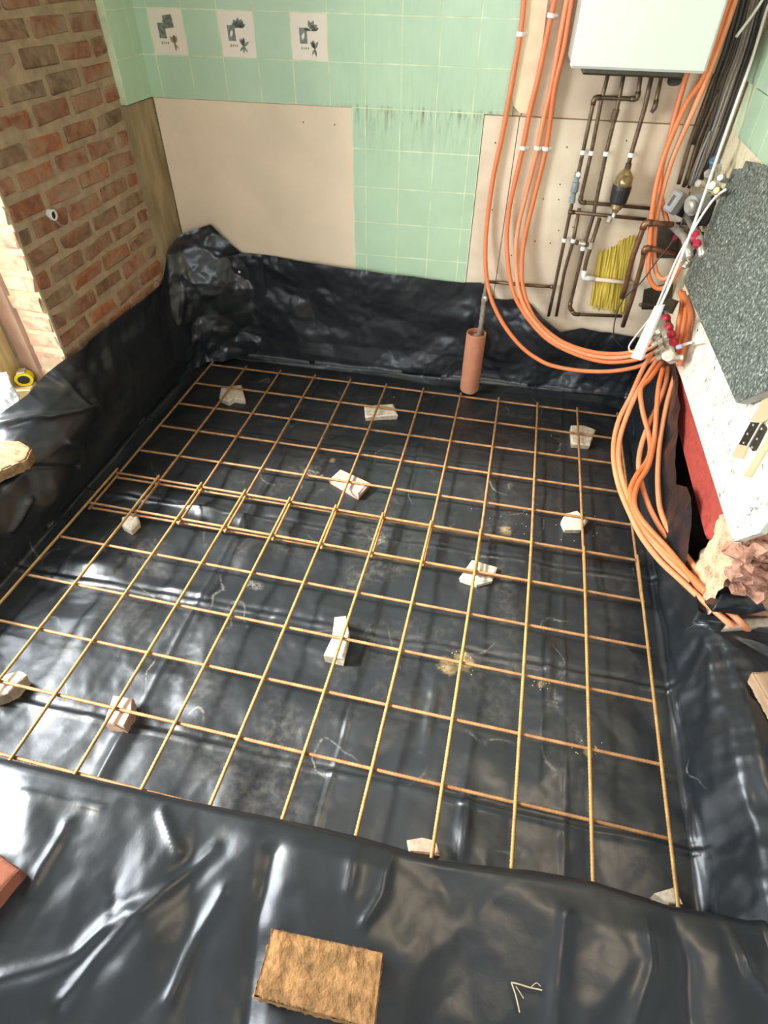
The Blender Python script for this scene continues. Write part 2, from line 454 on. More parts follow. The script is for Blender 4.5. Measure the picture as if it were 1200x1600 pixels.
def tube(P, r, n=8, cap=True):
    P = np.asarray(P, float)
    r = np.broadcast_to(np.asarray(r, float), (len(P),))
    T = np.gradient(P, axis=0)
    T /= np.linalg.norm(T, axis=1)[:, None] + 1e-12
    up = np.array([0.3, 0.5, 0.81]) if abs(T[0] @ [0.3, 0.5, 0.81]) < 0.9 else np.array([1.0, 0, 0])
    x = up - (up @ T[0]) * T[0]
    V = []
    a = np.arange(n) * 2 * math.pi / n
    for p, t, q in zip(P, T, r):
        x = x - (x @ t) * t; x /= np.linalg.norm(x)
        y = np.cross(t, x)
        V.append(p + q * (np.cos(a)[:, None] * x + np.sin(a)[:, None] * y))
    V = np.concatenate(V)
    F = []
    for i in range(len(P) - 1):
        for k in range(n):
            k2 = (k + 1) % n
            F.append((i * n + k, i * n + k2, (i + 1) * n + k2, (i + 1) * n + k))
    if cap:
        F.append(tuple(range(n - 1, -1, -1))); F.append(tuple((len(P) - 1) * n + k for k in range(n)))
    return V, F
def lathe(profile, base, axis, n=20):
    """profile of (radius, height along the axis)"""
    R = frame(axis)
    a = np.arange(n) * 2 * math.pi / n
    V, F = [], []
    for (r, h) in profile:
        V.append(np.stack([r * np.cos(a), r * np.sin(a), np.full(n, h)], 1))
    V = np.concatenate(V) @ R.T + np.asarray(base, float)
    for i in range(len(profile) - 1):
        for k in range(n):
            k2 = (k + 1) % n
            F.append((i * n + k, i * n + k2, (i + 1) * n + k2, (i + 1) * n + k))
    F.append(tuple(range(n - 1, -1, -1))); F.append(tuple((len(profile) - 1) * n + k for k in range(n)))
    return V, F
def prism(poly, vec):
    """flat outline extruded along vec"""
    P = np.asarray(poly, float); n = len(P)
    V = np.concatenate([P, P + np.asarray(vec, float)])
    F = [tuple(range(n))[::-1], tuple(range(n, 2 * n))] + [(i, (i + 1) % n, n + (i + 1) % n, n + i) for i in range(n)]
    return V, F
def grid_faces(ni, nj):
    return [(i * nj + j, (i + 1) * nj + j, (i + 1) * nj + j + 1, i * nj + j + 1) for i in range(ni - 1) for j in range(nj - 1)]

# numpy gradient noise
def perlin(x, y, seed=0):
    rg = np.random.default_rng(seed)
    ang = rg.uniform(0, 2 * math.pi, 4096)
    xi = np.floor(x).astype(int); yi = np.floor(y).astype(int)
    xf_, yf_ = x - xi, y - yi
    def g(ix, iy, dx, dy):
        h = (ix * 73856093 ^ iy * 19349663) & 4095
        a = ang[h]
        return np.cos(a) * dx + np.sin(a) * dy
    u = xf_ ** 3 * (xf_ * (xf_ * 6 - 15) + 10); v = yf_ ** 3 * (yf_ * (yf_ * 6 - 15) + 10)
    n00 = g(xi, yi, xf_, yf_); n10 = g(xi + 1, yi, xf_ - 1, yf_)
    n01 = g(xi, yi + 1, xf_, yf_ - 1); n11 = g(xi + 1, yi + 1, xf_ - 1, yf_ - 1)
    return (n00 * (1 - u) + n10 * u) * (1 - v) + (n01 * (1 - u) + n11 * u) * v
def facets(u, v, seed):
    """random heights on a triangle lattice, joined by flat facets: straight sharp creases"""
    rg = np.random.default_rng(seed); tab = rg.uniform(-0.5, 0.5, 4096)
    a, b = u - v * 0.57735, v * 1.1547
    ia, ib = np.floor(a).astype(int), np.floor(b).astype(int)
    fa, fb = a - ia, b - ib
    def h(i, j): return tab[(i * 73856093 ^ j * 19349663) & 4095]
    h00, h10, h01, h11 = h(ia, ib), h(ia + 1, ib), h(ia, ib + 1), h(ia + 1, ib + 1)
    return np.where(fa + fb < 1, h00 + fa * (h10 - h00) + fb * (h01 - h00), h11 + (1 - fa) * (h01 - h11) + (1 - fb) * (h10 - h11))
def crumple(u, v, freq, amp, seed, octaves=4, gain=0.45):
    """flat facets and sharp creases of several sizes, like handled polythene"""
    h = np.zeros_like(u)
    wu = u + 0.30 / freq * perlin(u * freq * 0.8, v * freq * 0.8, seed + 50)
    wv = v + 0.30 / freq * perlin(u * freq * 0.8 + 9, v * freq * 0.8 + 4, seed + 51)
    amp *= 0.75
    for o in range(octaves):
        c, s = math.cos(o * 1.1 + seed), math.sin(o * 1.1 + seed)
        # calmer and busier areas of the film
        k = 1.0 if o < 2 else np.clip(0.55 + 1.6 * perlin(u * 2.2 + o, v * 2.2 + seed, seed + 60 + o), 0, 1.3)
        h += amp * k * facets((wu * c - wv * s) * freq, (wu * s + wv * c) * freq, seed + o)
        freq *= 1.85; amp *= gain
    return h

# ------------------------------------------------------------------ setting: floors, walls, ceiling
FLOOR_Z, PIT = 0.150, -0.075
floor = structure(add('floor', join(box((-0.5, -2.6, -0.25), (2.7, 0.4, PIT)),
                                    box((-0.9, -5.0, -0.25), (4.1, -2.27, FLOOR_Z)),
                                    box((2.36, -2.27, -0.25), (4.1, -1.46, FLOOR_Z)),
                                    box((-0.9, -2.27, -0.25), (-0.165, -0.86, 0.225))), CONCRETE, loc=np.zeros(3)),
                  'concrete subfloor with the dug-out pit')
ceiling = structure(add('ceiling', box((-0.9, -5.0, 2.5), (4.1, 0.6, 2.6)), CEIL, loc=np.zeros(3)))
wall_back = structure(add('wall_back', xf(box((-1.4, 0.014, -0.25), (1.75, 0.15, 2.5)), WALLR, W0 * [1, 1, 0]), MORTAR, loc=np.zeros(3)))
wall_left = structure(add('wall_left', join(box((-0.62, -0.848, -0.25), (-0.156, 0.25, 2.5)),
                                           box((-0.40, -2.62, 2.12), (-0.156, -0.848, 2.5)),
                                           box((-0.40, -5.0, -0.25), (-0.156, -2.62, 2.5))), MORTAR, loc=np.zeros(3)))
wall_right = structure(add('wall_right', box((2.312, -1.36, 0.47), (2.56, 0.35, 2.5)), CREAM_RENDER, loc=np.zeros(3)))
wall_front = structure(add('wall_front', join(box((-0.9, -5.1, -0.25), (0.70, -4.95, 2.5)), box((2.30, -5.1, -0.25), (4.1, -4.95, 2.5)),
                                 box((0.70, -5.1, -0.25), (2.30, -4.95, 1.08)), box((0.70, -5.1, 2.16), (2.30, -4.95, 2.5))), WALLPAINT, loc=np.zeros(3)))
added_window_1 = structure(add('added_window_1', join(box((0.70, -5.08, 1.08), (0.75, -5.0, 2.16)), box((2.25, -5.08, 1.08), (2.30, -5.0, 2.16)), box((0.75, -5.08, 1.08), (2.25, -5.0, 1.13)),
                                          box((0.75, -5.08, 2.11), (2.25, -5.0, 2.16)), box((1.48, -5.08, 1.13), (1.52, -5.0, 2.11))), WHITE_P, loc=np.zeros(3)))  # unseen window frame, added to go with the rear fill light
wall_hall = structure(add('wall_hall', join(box((4.0, -5.0, -0.25), (4.15, 0.4, 2.5)), box((2.56, -0.02, -0.25), (4.0, 0.12, 2.5))), WALLPAINT, loc=np.zeros(3)))

# ---- back wall: tiles, boards
T = 0.152
def tile_mesh(name, w, h, m, th=0.008):
    return mesh_data(name, *cbox((w - 0.003, th, h - 0.003), 0.0010), m)
full_tile = tile_mesh('tile', T, T, TILE)
def wall_matrix(s, z, off):
    p = wall_pt(s, z, off)
    return Matrix([[WALLR[0][0], WALLR[0][1], 0, p[0]], [WALLR[1][0], WALLR[1][1], 0, p[1]], [0, 0, 1, p[2]], [0, 0, 0, 1]])
def put_tile(s0, s1, z0, z1, name='tile', m=TILE):
    w, h = s1 - s0, z1 - z0
    me = full_tile if (abs(w - T) < 1e-4 and abs(h - T) < 1e-4 and m is TILE) else tile_mesh(name, w, h, m)
    k = random.uniform(-0.0003, 0.0005)
    return place(name, me, wall_matrix((s0 + s1) / 2, (z0 + z1) / 2, -0.004 + k), wall_back)
ZT = W0[2]
S_CORNER = (-0.128 - W0[0]) / WU[0]
S_UP_END = (1.460 - W0[0]) / WU[0]
decor_tiles = []
for r in range(0, 4):
    for k in range(-7, 5):
        s0, s1 = max(k * T, S_CORNER), min((k + 1) * T, S_UP_END)
        if s1 - s0 < 0.004: continue
        if r == 1 and k in (-6, -4, -2):
            t = put_tile(s0, s1, ZT + r * T, ZT + (r + 1) * T, 'decorated_tile', DECOR)
            WL[t.name] = np.zeros(3)
            decor_tiles.append((t, s0, ZT + r * T))
        else:
            put_tile(s0, s1, ZT + r * T, ZT + (r + 1) * T)
for r in range(0, 6):
    for (a, b) in ((-0.056, 0.0), (0, T), (T, 2 * T), (2 * T, 3 * T), (3 * T, 0.502)):
        put_tile(a, b, ZT - (r + 1) * T, ZT - r * T)
add('tile_adhesive', join(xf(box((S_CORNER, 0.0004, ZT), (S_UP_END, 0.015, 2.0)), WALLR, W0 * [1, 1, 0]),
                          xf(box((-0.058, 0.0004, 0.3), (0.504, 0.015, ZT)), WALLR, W0 * [1, 1, 0])), GROUT, wall_back)
# printed herb tiles: flat leaf blocks, a sprig and a line of tiny lettering, each tile its own print
def wquad(s, z, w, h, a=0.0, off=0.0006):
    c, q = math.cos(a), math.sin(a)
    P = [wall_pt(s + c * x - q * y, z + q * x + c * y, off) for x, y in ((-w, -h), (w, -h), (w, h), (-w, h))]
    return np.array(P), [(0, 1, 2, 3)]
def wleaf(s, z, L, w, a, off=0.0009):
    P = []
    for t in np.linspace(0, 1, 6): P.append((t * L, w * math.sin(math.pi * t)))
    for t in np.linspace(1, 0, 6)[1:-1]: P.append((t * L, -w * math.sin(math.pi * t)))
    c, q = math.cos(a), math.sin(a)
    return np.array([wall_pt(s + c * x - q * y, z + q * x + c * y, off) for x, y in P]), [tuple(range(len(P)))]
for i, (t, s0, z0) in enumerate(decor_tiles):
    rg = random.Random(i)
    cx = s0 + T * 0.5
    g1 = [wquad(cx - 0.024, z0 + 0.080, 0.016, 0.025)]
    g1 += [wquad(cx - 0.033 + 0.009 * j, z0 + 0.040, 0.0022, 0.0035 if j else 0.005) for j in range(4)]
    if i == 0:
        g1 += [wquad(cx + 0.010, z0 + 0.110, 0.020, 0.021, 0.12)]
    else:
        g1 += [wleaf(cx + 0.010, z0 + 0.100, 0.031, 0.008, a) for a in ((0.3, 1.0, 1.6, 2.3, 2.9) if i == 1 else (0.5, 1.2, 1.9))]
    g1 += [wleaf(cx + 0.010, z0 + 0.097, 0.033, 0.005, rg.uniform(0, 3.1)) for j in range(4)]
    add('herb_print', join(*g1), INK_G, t, loc=np.zeros(3))
    g2 = [wleaf(cx + 0.022, z0 + 0.038, 0.030, 0.005 if i else 0.008, rg.uniform(0.4, 2.6)) for j in range(5)]
    g2 += [wleaf(cx + 0.022, z0 + 0.040, 0.026, 0.004, rg.uniform(-2.4, -0.7)) for j in range(3)]
    add('sprig_print', join(*g2), INK_B if i == 0 else INK_G, t, loc=np.zeros(3))
    g3 = [wleaf(cx - 0.030, z0 + 0.067, 0.026, 0.006, 1.15, 0.0012)]
    if i: add('leaf_print', join(*g3), DECOR, t, loc=np.zeros(3))
for t, _, _ in decor_tiles:                      # prints were built in world space: undo the tile's own matrix
    inv = t.matrix_basis.inverted()
    for c in t.children:
        c.matrix_parent_inverse = inv
        c.location = (0, 0, 0)

def board(name, s0, s1, z0, z1, off, m, th=0.012):
    return add(name, xf(cbox((s1 - s0, th, z1 - z0), 0.0015), WALLR, wall_pt((s0 + s1) / 2, (z0 + z1) / 2, off - th / 2)), m, wall_back)
board('plasterboard', S_CORNER + 0.003, -0.058, 0.20, ZT - 0.002, -0.004, BOARD)
board('plasterboard', 0.507, 0.650, 0.10, ZT - 0.004, -0.003, BOARD_L)
board('plasterboard', 0.653, 1.50, 0.05, ZT - 0.004, -0.003, BOARD_L)
board('plasterboard', S_UP_END + 0.002, 0.655, ZT, 1.95, -0.003, BOARD_P)
board('plasterboard', 0.658, 1.50, ZT, 1.95, -0.003, BOARD_P)
# rounded skim of filler hanging over the joint of the boards
pts = [on_back(*q, 0.001) for q in [(822, 0), (815, 60), (808, 110), (800, 150), (802, 165), (812, 176), (826, 177), (838, 140), (846, 80), (856, 0)]]
add('filler_patch', prism(pts, -WN * 0.005), mat('cream_filler', (0.86, 0.70, 0.46), 0.85, scale=9, color2=(0.70, 0.50, 0.33), bmp=0.3, bscale=30, world_space=True), wall_back)
holes = []
for q in [(474, 191), (523, 195), (774, 223), (768, 280), (769, 328), (836, 377), (799, 399), (875, 288), (849, 311), (873, 312), (886, 230), (860, 380), (979, 220), (858, 210), (895, 355), (873, 360)]:
    holes.append(lathe([(0.003, -0.001), (0.003, 0.0012)], on_back(*q, -0.002), -WN, 6))
o = add('screw_holes', join(*holes), DARK, wall_back); o['kind'] = 'stuff'

# ---- left wall: bricks one by one in stretcher bond
Y_END, Y_PIER = -0.022, -0.845
rgb = np.random.default_rng(11)
zc0 = on_left(181, 222, -0.15)[2]
COURSE, ROWH = 0.0785, 0.057
for c in range(-11, 8):
    z = zc0 + c * COURSE
    if z < 0.33: continue
    y = Y_END - rgb.uniform(0, 0.012)
    first = 0.084 if c % 2 == 0 else 0.190
    k = 0
    while y > Y_PIER + 0.03:
        L = (first if k == 0 else 0.196) * rgb.uniform(0.95, 1.03)
        L = min(L, y - Y_PIER)
        if L > 0.035:
            V, F = cbox((0.07, L, ROWH * rgb.uniform(0.93, 1.04)), 0.007, 0.0032, rgb)
            V = V + [-0.184 - rgb.uniform(0, 0.003), y - L / 2, z + rgb.normal(0, 0.0022)]
            add('brick', (V, F), BRICK, wall_left)
        y -= L + rgb.uniform(0.018, 0.027); k += 1
# lit end of the brick pier: brick headers smeared with mortar, then a strip of pink plaster
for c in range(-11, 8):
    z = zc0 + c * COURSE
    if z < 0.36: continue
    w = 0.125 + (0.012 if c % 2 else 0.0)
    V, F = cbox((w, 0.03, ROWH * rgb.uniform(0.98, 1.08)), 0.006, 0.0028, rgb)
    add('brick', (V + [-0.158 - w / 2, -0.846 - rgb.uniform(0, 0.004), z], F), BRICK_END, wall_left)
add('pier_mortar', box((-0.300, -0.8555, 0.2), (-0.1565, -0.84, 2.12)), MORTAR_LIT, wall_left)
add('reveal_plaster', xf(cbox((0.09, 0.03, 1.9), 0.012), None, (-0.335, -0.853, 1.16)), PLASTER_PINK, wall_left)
# stained plaster strip between the bricks and the corner, its broken edge
edge = [(-0.016, 0.0), (-0.012, 0.35), (-0.020, 0.47), (-0.006, 0.53), (-0.014, 0.60), (0.002, 0.68), (-0.010, 0.78), (-0.016, 0.9), (-0.012, 1.0), (-0.018, 1.1), (-0.012, ZT - 0.003)]
poly = [(-0.131, y, z) for y, z in edge] + [(-0.131, 0.215, ZT - 0.003), (-0.131, 0.215, 0.0)]
add('plaster_strip', prism(poly, (-0.026, 0, 0)), PLASTER_BROWN, wall_left)
add('tile_adhesive', box((-0.158, -0.020, ZT + 0.001), (-0.1272, 0.215, 2.0)), GROUT, wall_left)
for r in range(0, 4):
    for (a, b) in ((-0.018, 0.128), (0.128, 0.196)):
        me = tile_mesh('tile', b - a, T, TILE)
        mw = Matrix.Translation(((-0.130), (a + b) / 2, ZT + (r + 0.5) * T)) @ Matrix.Rotation(math.pi / 2, 4, 'Z')
        place('tile', me, mw, wall_left)

# timber door post in the opening, the sill lies under the sheet
structure(add('trim_1', xf(cbox((0.10, 0.10, 1.84), 0.004), None, (-0.437, -0.915, 1.17)), WOOD, loc=np.zeros(3)), 'pale timber door post beside the brick pier')

# ---- right wall
add('red_band', xf(cbox((0.05, 1.15, 0.20), 0.018, 0.002), None, (2.330, -0.60, 0.40)), RED, wall_right)
rr = np.random.default_rng(5)
RECESS_SHADE = mat('recess_shade_brown', (0.045, 0.026, 0.020), 0.95, scale=30, var=0.4, bmp=0.6, world_space=True)  # near-black brown paints in the shade of the gap under the red band
add('dark_undercut', box((2.36, -1.36, -0.25), (2.56, 0.35, 0.47)), RECESS_SHADE, wall_right)
# tiles still on the wall above the old worktop
for r in range(0, 4):
    for k in range(0, 7):
        y1 = 0.215 - k * T
        me = full_tile
        if r == 0 and k in (0,): continue
        mw = Matrix.Translation((2.302, y1 - T / 2, ZT + (r + 0.5) * T)) @ Matrix.Rotation(-math.pi / 2, 4, 'Z')
        place('tile', me, mw, wall_right)
add('tile_adhesive', box((2.3055, -0.85, ZT + 0.01), (2.313, 0.20, 2.0)), GROUT, wall_right)

# crumbled render and broken bricks at the end of the wall
def lump(center, size, seed, n=10):
    rg = np.random.default_rng(seed)
    V, F = [], []
    for i in range(n + 1):
        th = math.pi * i / n
        for j in range(2 * n):
            ph = math.pi * j / n
            d = np.array([math.sin(th) * math.cos(ph), math.sin(th) * math.sin(ph), math.cos(th)])
            d = np.sign(d) * np.abs(d) ** 0.55
            k = 1 + 0.16 * perlin(np.array([d[0] * 2.3 + seed]), np.array([d[1] * 2.3 + d[2] * 3.1]), seed)[0] + rg.normal(0, 0.07)
            V.append(d * k)
    V = np.array(V) * (np.array(size) / 2) + np.array(center)
    for i in range(n):
        for j in range(2 * n):
            j2 = (j + 1) % (2 * n)
            F.append((i * 2 * n + j, (i + 1) * 2 * n + j, (i + 1) * 2 * n + j2, i * 2 * n + j2))
    return V, F
RENDER_BIT = make_flaky('crumbled_render', (0.62, 0.50, 0.30), (0.36, 0.17, 0.09), 18, 0.42, 0.56)
yy, zz = np.meshgrid(np.linspace(-1.395, -1.14, 70), np.linspace(-0.06, 0.50, 120), indexing='ij')
xx = 2.315 + crumple(yy, zz, 13, 0.034, 8, 5, 0.6) + 0.02 * np.clip((yy + 1.20) / 0.06, 0, 1)
add('mortar_patch', (np.stack([xx, yy, zz], -1).reshape(-1, 3), grid_faces(70, 120)), RENDER_BIT, wall_right)
for i in range(26):
    q = (random.uniform(1150, 1230), random.uniform(850, 925))
    p = on_y(*q, -1.385)
    V_, F_ = cbox((0.06 * random.uniform(0.5, 1.4), 0.05, 0.03 * random.uniform(0.6, 1.5)), 0.006, 0.0045)
    Rz = frame((random.uniform(-.5, .5), random.uniform(-.4, .4), 1))
    add('broken_brick', xf((V_, F_), Rz, p), BRICK_RAW, wall_right)
xx, zz = np.meshgrid(np.linspace(2.32, 2.56, 40), np.linspace(0.12, 0.55, 50), indexing='ij')
yy = -1.365 + crumple(xx, zz, 11, 0.022, 18)
add('broken_end', (np.stack([xx, yy, zz], -1).reshape(-1, 3), grid_faces(40, 50)), BRICK_RAW, wall_right)

# ------------------------------------------------------------------ the black sheet
def keyed(v, keys, vals):
    keys = np.array(keys, float); vals = np.array(vals, float)
    out = np.empty((len(v),) + vals.shape[1:])
    flat = vals.reshape(len(keys), -1)
    for c in range(flat.shape[1]):
        out.reshape(len(v), -1)[:, c] = np.interp(v, keys, flat[:, c])
    return out
def resample(poly, n):
    d = np.concatenate([[0], np.cumsum(np.linalg.norm(np.diff(poly, axis=0), axis=1))])
    t = np.linspace(0, d[-1], n)
    return np.stack([np.interp(t, d, poly[:, 0]), np.interp(t, d, poly[:, 1])], 1), t
Z0 = -0.046
XL, XR, YB, YF = -0.085, 2.262, 0.150, -2.195
nx, ny, nl, nr, nb, nf = 300, 300, 74, 74, 74, 110
fx = np.linspace(XL, XR, nx); fy = np.linspace(YF, YB, ny)
yrows = np.concatenate([np.full(nf, YF), fy, np.full(nb, YB)])
xcols = np.concatenate([np.full(nl, XL), fx, np.full(nr, XR)])
# left edge: up the brick wall at the back, over the door sill nearer the viewer
Lk = [-2.3, -1.75, -1.40, -1.20, -1.08, -0.98, -0.88, -0.80, -0.55, -0.2, 0.15]
Lv = [[(XL, Z0), (-.119, -.039), (-.125, .12), (-.15, .235), (-.22, .262), (-.50, .265)],
      [(XL, Z0), (-.119, -.039), (-.125, .12), (-.15, .235), (-.22, .265), (-.50, .27)],
      [(XL, Z0), (-.119, -.039), (-.12, .12), (-.14, .23), (-.20, .27), (-.48, .275)],
      [(XL, Z0), (-.119, -.039), (-.10, .14), (-.12, .25), (-.17, .33), (-.27, .385)],
      [(XL, Z0), (-.119, -.039), (-.09, .15), (-.10, .27), (-.13, .375), (-.18, .44)],
      [(XL, Z0), (-.119, -.039), (-.10, .15), (-.095, .28), (-.12, .39), (-.17, .465)],
      [(XL, Z0), (-.119, -.039), (-.115, .15), (-.11, .29), (-.120, .41), (-.145, .487)],
      [(XL, Z0), (-.119, -.039), (-.12, .14), (-.125, .27), (-.13, .39), (-.140, .49)],
      [(XL, Z0), (-.119, -.039), (-.125, .14), (-.130, .26), (-.133, .38), (-.138, .485)],
      [(XL, Z0), (-.110, -.039), (-.12, .14), (-.125, .26), (-.130, .37), (-.136, .47)],
      [(XL, Z0), (-.110, -.039), (-.115, .14), (-.118, .26), (-.120, .37), (-.122, .47)]]
Rk = [-2.3, -1.52, -1.462, -1.40, -1.30, -1.20, -1.15, -1.05, -0.97, -0.86, -0.76, -0.66, -0.55, -0.30, 0.0, 0.15]
def rup(h, dx=0.0): return [(XR, Z0), (2.276, -.02), (2.284 - dx, .06), (2.287 - dx, .06 + (h - .06) * .4), (2.289 - dx, .06 + (h - .06) * .75), (2.290 - dx, h)]
Rv = [[(XR, Z0), (2.277, -.02), (2.300, .07), (2.325, .175), (2.38, .205), (3.1, .205)],
      [(XR, Z0), (2.277, -.02), (2.298, .07), (2.318, .175), (2.36, .205), (3.1, .205)],
      [(XR, Z0), (2.277, -.02), (2.290, .07), (2.300, .175), (2.33, .205), (2.9, .21)],
      rup(.21), rup(.205), rup(.19, .01), rup(.29, .02), rup(.37, .03), rup(.355, .03), rup(.275, .02), rup(.30, .015), rup(.37, .012), rup(.42, .008), rup(.455), rup(.44), rup(.30)]
LP = keyed(yrows, Lk, Lv); RP = keyed(yrows, Rk, Rv)
Bk = [-.13, .05, .20, .45, .79, 1.10, 1.34, 1.42, 1.46, 1.50, 1.56, 1.62, 1.68, 1.75, 1.85, 1.95, 2.05, 2.30]
Bh = [.47, .52, .555, .545, .53, .515, .498, .505, .49, .43, .43, .445, .42, .36, .30, .335, .32, .30]
Fk = [-.5, .47, .85, 1.2, 1.6, 1.93, 2.1, 2.3, 3.1]
Fo = [-.018, -.016, -.012, -.003, -.004, .024, .010, .02, .03]
def wall_y(x): return (W0 + WU * ((x - W0[0]) / WU[0]))[1]
ni, nj = len(xcols), len(yrows)
X = np.empty((ni, nj)); Y = np.empty((ni, nj)); ZX = np.full((ni, nj), Z0); ZY = np.full((ni, nj), Z0); U = np.empty((ni, nj)); Vv = np.empty((ni, nj))
X[nl:nl + nx] = fx[:, None]; U[nl:nl + nx] = fx[:, None]
for j in range(nj):
    q, t = resample(LP[j], nl + 1)
    X[:nl, j] = q[:0:-1, 0]; ZX[:nl, j] = q[:0:-1, 1]; U[:nl, j] = XL - t[:0:-1]
    q, t = resample(RP[j], nr + 1)
    X[nl + nx:, j] = q[1:, 0]; ZX[nl + nx:, j] = q[1:, 1]; U[nl + nx:, j] = XR + t[1:]
Y[:, nf:nf + ny] = fy; Vv[:, nf:nf + ny] = fy
for i in range(ni):
    xq = X[i, nf + ny - 1]
    h = float(np.interp(xq, Bk, Bh)); wy = wall_y(xq) - 0.012
    q, t = resample(np.array([(YB, Z0), (wy - .035, -.030), (wy - .02, .02), (wy - .004, .10), (wy - .002, h * .6), (wy, h)]), nb + 1)
    Y[i, nf + ny:] = q[1:, 0]; ZY[i, nf + ny:] = q[1:, 1]; Vv[i, nf + ny:] = YB + t[1:]
    o = float(np.interp(X[i, nf], Fk, Fo))
    q, t = resample(np.array([(YF, Z0), (-2.222 + o * .4, -.02), (-2.232 + o * .8, .10), (-2.240 + o, .185), (-2.256 + o, .203), (-2.30, .207), (-2.95, .207)]), nf + 1)
    Y[i, :nf] = q[:0:-1, 0]; ZY[i, :nf] = q[:0:-1, 1]; Vv[i, :nf] = YF - t[:0:-1]
Zs = np.maximum(ZX, ZY)
P = np.stack([X, Y, Zs], -1)
dU = np.gradient(P, axis=0); dV = np.gradient(P, axis=1)
N = np.cross(dU, dV); nn = np.linalg.norm(N, axis=-1, keepdims=True)
good = (nn[..., 0] > 1e-9)
N = np.where(nn > 1e-9, N / np.maximum(nn, 1e-12), 0)
pit = np.clip((0.02 - Zs) / 0.05, 0, 1)
isfront = np.clip((-2.19 - Y) / 0.05, 0, 1)
isleft = np.clip((XL - U) / 0.08, 0, 1)
isright = np.clip((U - XR) / 0.08, 0, 1)
isback = np.clip((Vv - YB) / 0.08, 0, 1)
D = pit * (0.011 * perlin(U * 4.3, Vv * 4.3, 1) + crumple(U, Vv, 6.0, 0.0200, 3, 5, 0.55))
# old packing folds of the sheet: straight thin ridges
def ridge(d, w, h): return h * np.exp(-(d / w) ** 2)
wob = 0.006 * perlin(U * 5, Vv * 0 + 3, 21)
for y0, h in ((-1.535, .007), (-2.02, .007), (-1.075, .008), (-0.52, .005)):
    D += pit * ridge(Vv - y0 + wob, 0.006, h) - pit * ridge(Vv - y0 + wob - 0.016, 0.010, h * .7)
for x0, h in ((0.62, .005), (1.27, .006), (1.93, .005)):
    D += pit * ridge(U - x0 + 0.006 * perlin(Vv * 5, Vv * 0, 22), 0.006, h)
# trapped air under the film near the overlap of the two meshes
for (cx, cy, ax, ay, h) in ((0.42, -1.07, .09, .035, .020), (0.62, -1.09, .08, .035, .020), (0.80, -1.12, .07, .035, .018), (0.72, -1.28, .05, .10, .016), (0.15, -1.46, .10, .03, .015), (0.55, -1.50, .10, .025, .012), (0.30, -1.70, .05, .12, .012),
                        (1.66, -2.08, .018, .10, .015), (1.52, -1.78, .018, .10, .012), (1.88, -1.55, .02, .10, .012), (0.62, -2.10, .03, .12, .015), (1.0, -2.12, .05, .10, .012), (1.25, -1.0, .06, .03, .010)):
    D += pit * h * np.exp(-((U - cx) / ax) ** 2 - ((Vv - cy) / ay) ** 2)
# soft draped folds of the front part, running towards the viewer, and a pinched star
wv_ = 0.9 * perlin(U * 2.5, Vv * 2.5, 31)
fr = (0.012 * perlin(U * 6.5 + wv_, Vv * 2.6 + 0.5 * wv_, 30) + 0.030 * facets(U * 6.0 + Vv * 2.4 + wv_, Vv * 2.6 - U * 0.8, 33)
      + 0.018 * facets(U * 9.0 - Vv * 5.0 + wv_, Vv * 4.2 + U, 35) + crumple(U, Vv, 14, 0.007, 36, 3, 0.5))
px0, py0 = on_z(180, 1416, 0.21)[:2]
rx, ry = U - px0, (Y - py0)
rad = np.hypot(rx, ry); an = np.arctan2(ry, rx)
fr += np.exp(-rad / 0.06) * (0.0022 * np.cos(4 * an + 1.0) + 0.0014 * np.cos(7 * an)) - 0.005 * np.exp(-(rad / 0.014) ** 2)
def seg_dist(A, B, poly):
    d = np.full(A.shape, 9.0)
    for (p, q) in zip(poly[:-1], poly[1:]):
        p, q = np.array(p), np.array(q); v = q - p
        t = np.clip(((A - p[0]) * v[0] + (B - p[1]) * v[1]) / (v @ v), 0, 1)
        d = np.minimum(d, np.hypot(A - p[0] - t * v[0], B - p[1] - t * v[1]))
    return d
# the larger drapes of the front part, each a long soft ridge or valley
wx, wy = X + 0.010 * perlin(X * 9, Y * 9, 131), Y + 0.010 * perlin(X * 9 + 5, Y * 9, 132)
for line, w, h in (([(335, 1325), (205, 1440), (95, 1565)], .014, .010), ([(425, 1335), (400, 1450), (380, 1620)], .026, -.014), ([(255, 1262), (280, 1335)], .010, .009), ([(105, 1290), (55, 1390)], .012, .010),
                   ([(0, 1535), (120, 1492), (200, 1430)], .012, .009), ([(612, 1335), (598, 1400), (570, 1440)], .010, .009), ([(345, 1395), (300, 1480), (262, 1560)], .014, .009), ([(30, 1240), (160, 1262)], .008, .007),
                   ([(560, 1310), (545, 1390)], .016, .008), ([(880, 1425), (868, 1600)], .018, .009), ([(1010, 1440), (1018, 1510), (985, 1610)], .014, .012), ([(1052, 1432), (1075, 1500), (1080, 1600)], .016, -.010), ([(1130, 1425), (1165, 1520), (1215, 1580)], .006, .012)):
    d_ = seg_dist(wx, wy, [on_z(x, y, .207)[:2] for x, y in line])
    fr += h * np.exp(-(d_ / w) ** 1.5)
for line, w, h in (([(52, 668), (72, 652), (138, 632)], .012, .022), ([(95, 690), (122, 700), (130, 720)], .012, .020), ([(-20, 752), (60, 730), (120, 728)], .010, -.018), ([(100, 585), (120, 630)], .016, .012), ([(20, 830), (45, 780)], .010, .016)):
    d_ = seg_dist(Y, Zs, [on_right(x, y, -.11)[1:] for x, y in line])
    D += isleft * h * np.exp(-(d_ / w) ** 1.4)
D += isfront * np.clip((-2.235 - Y) / 0.07, 0.25, 1) * fr * (1 - isleft * .5)
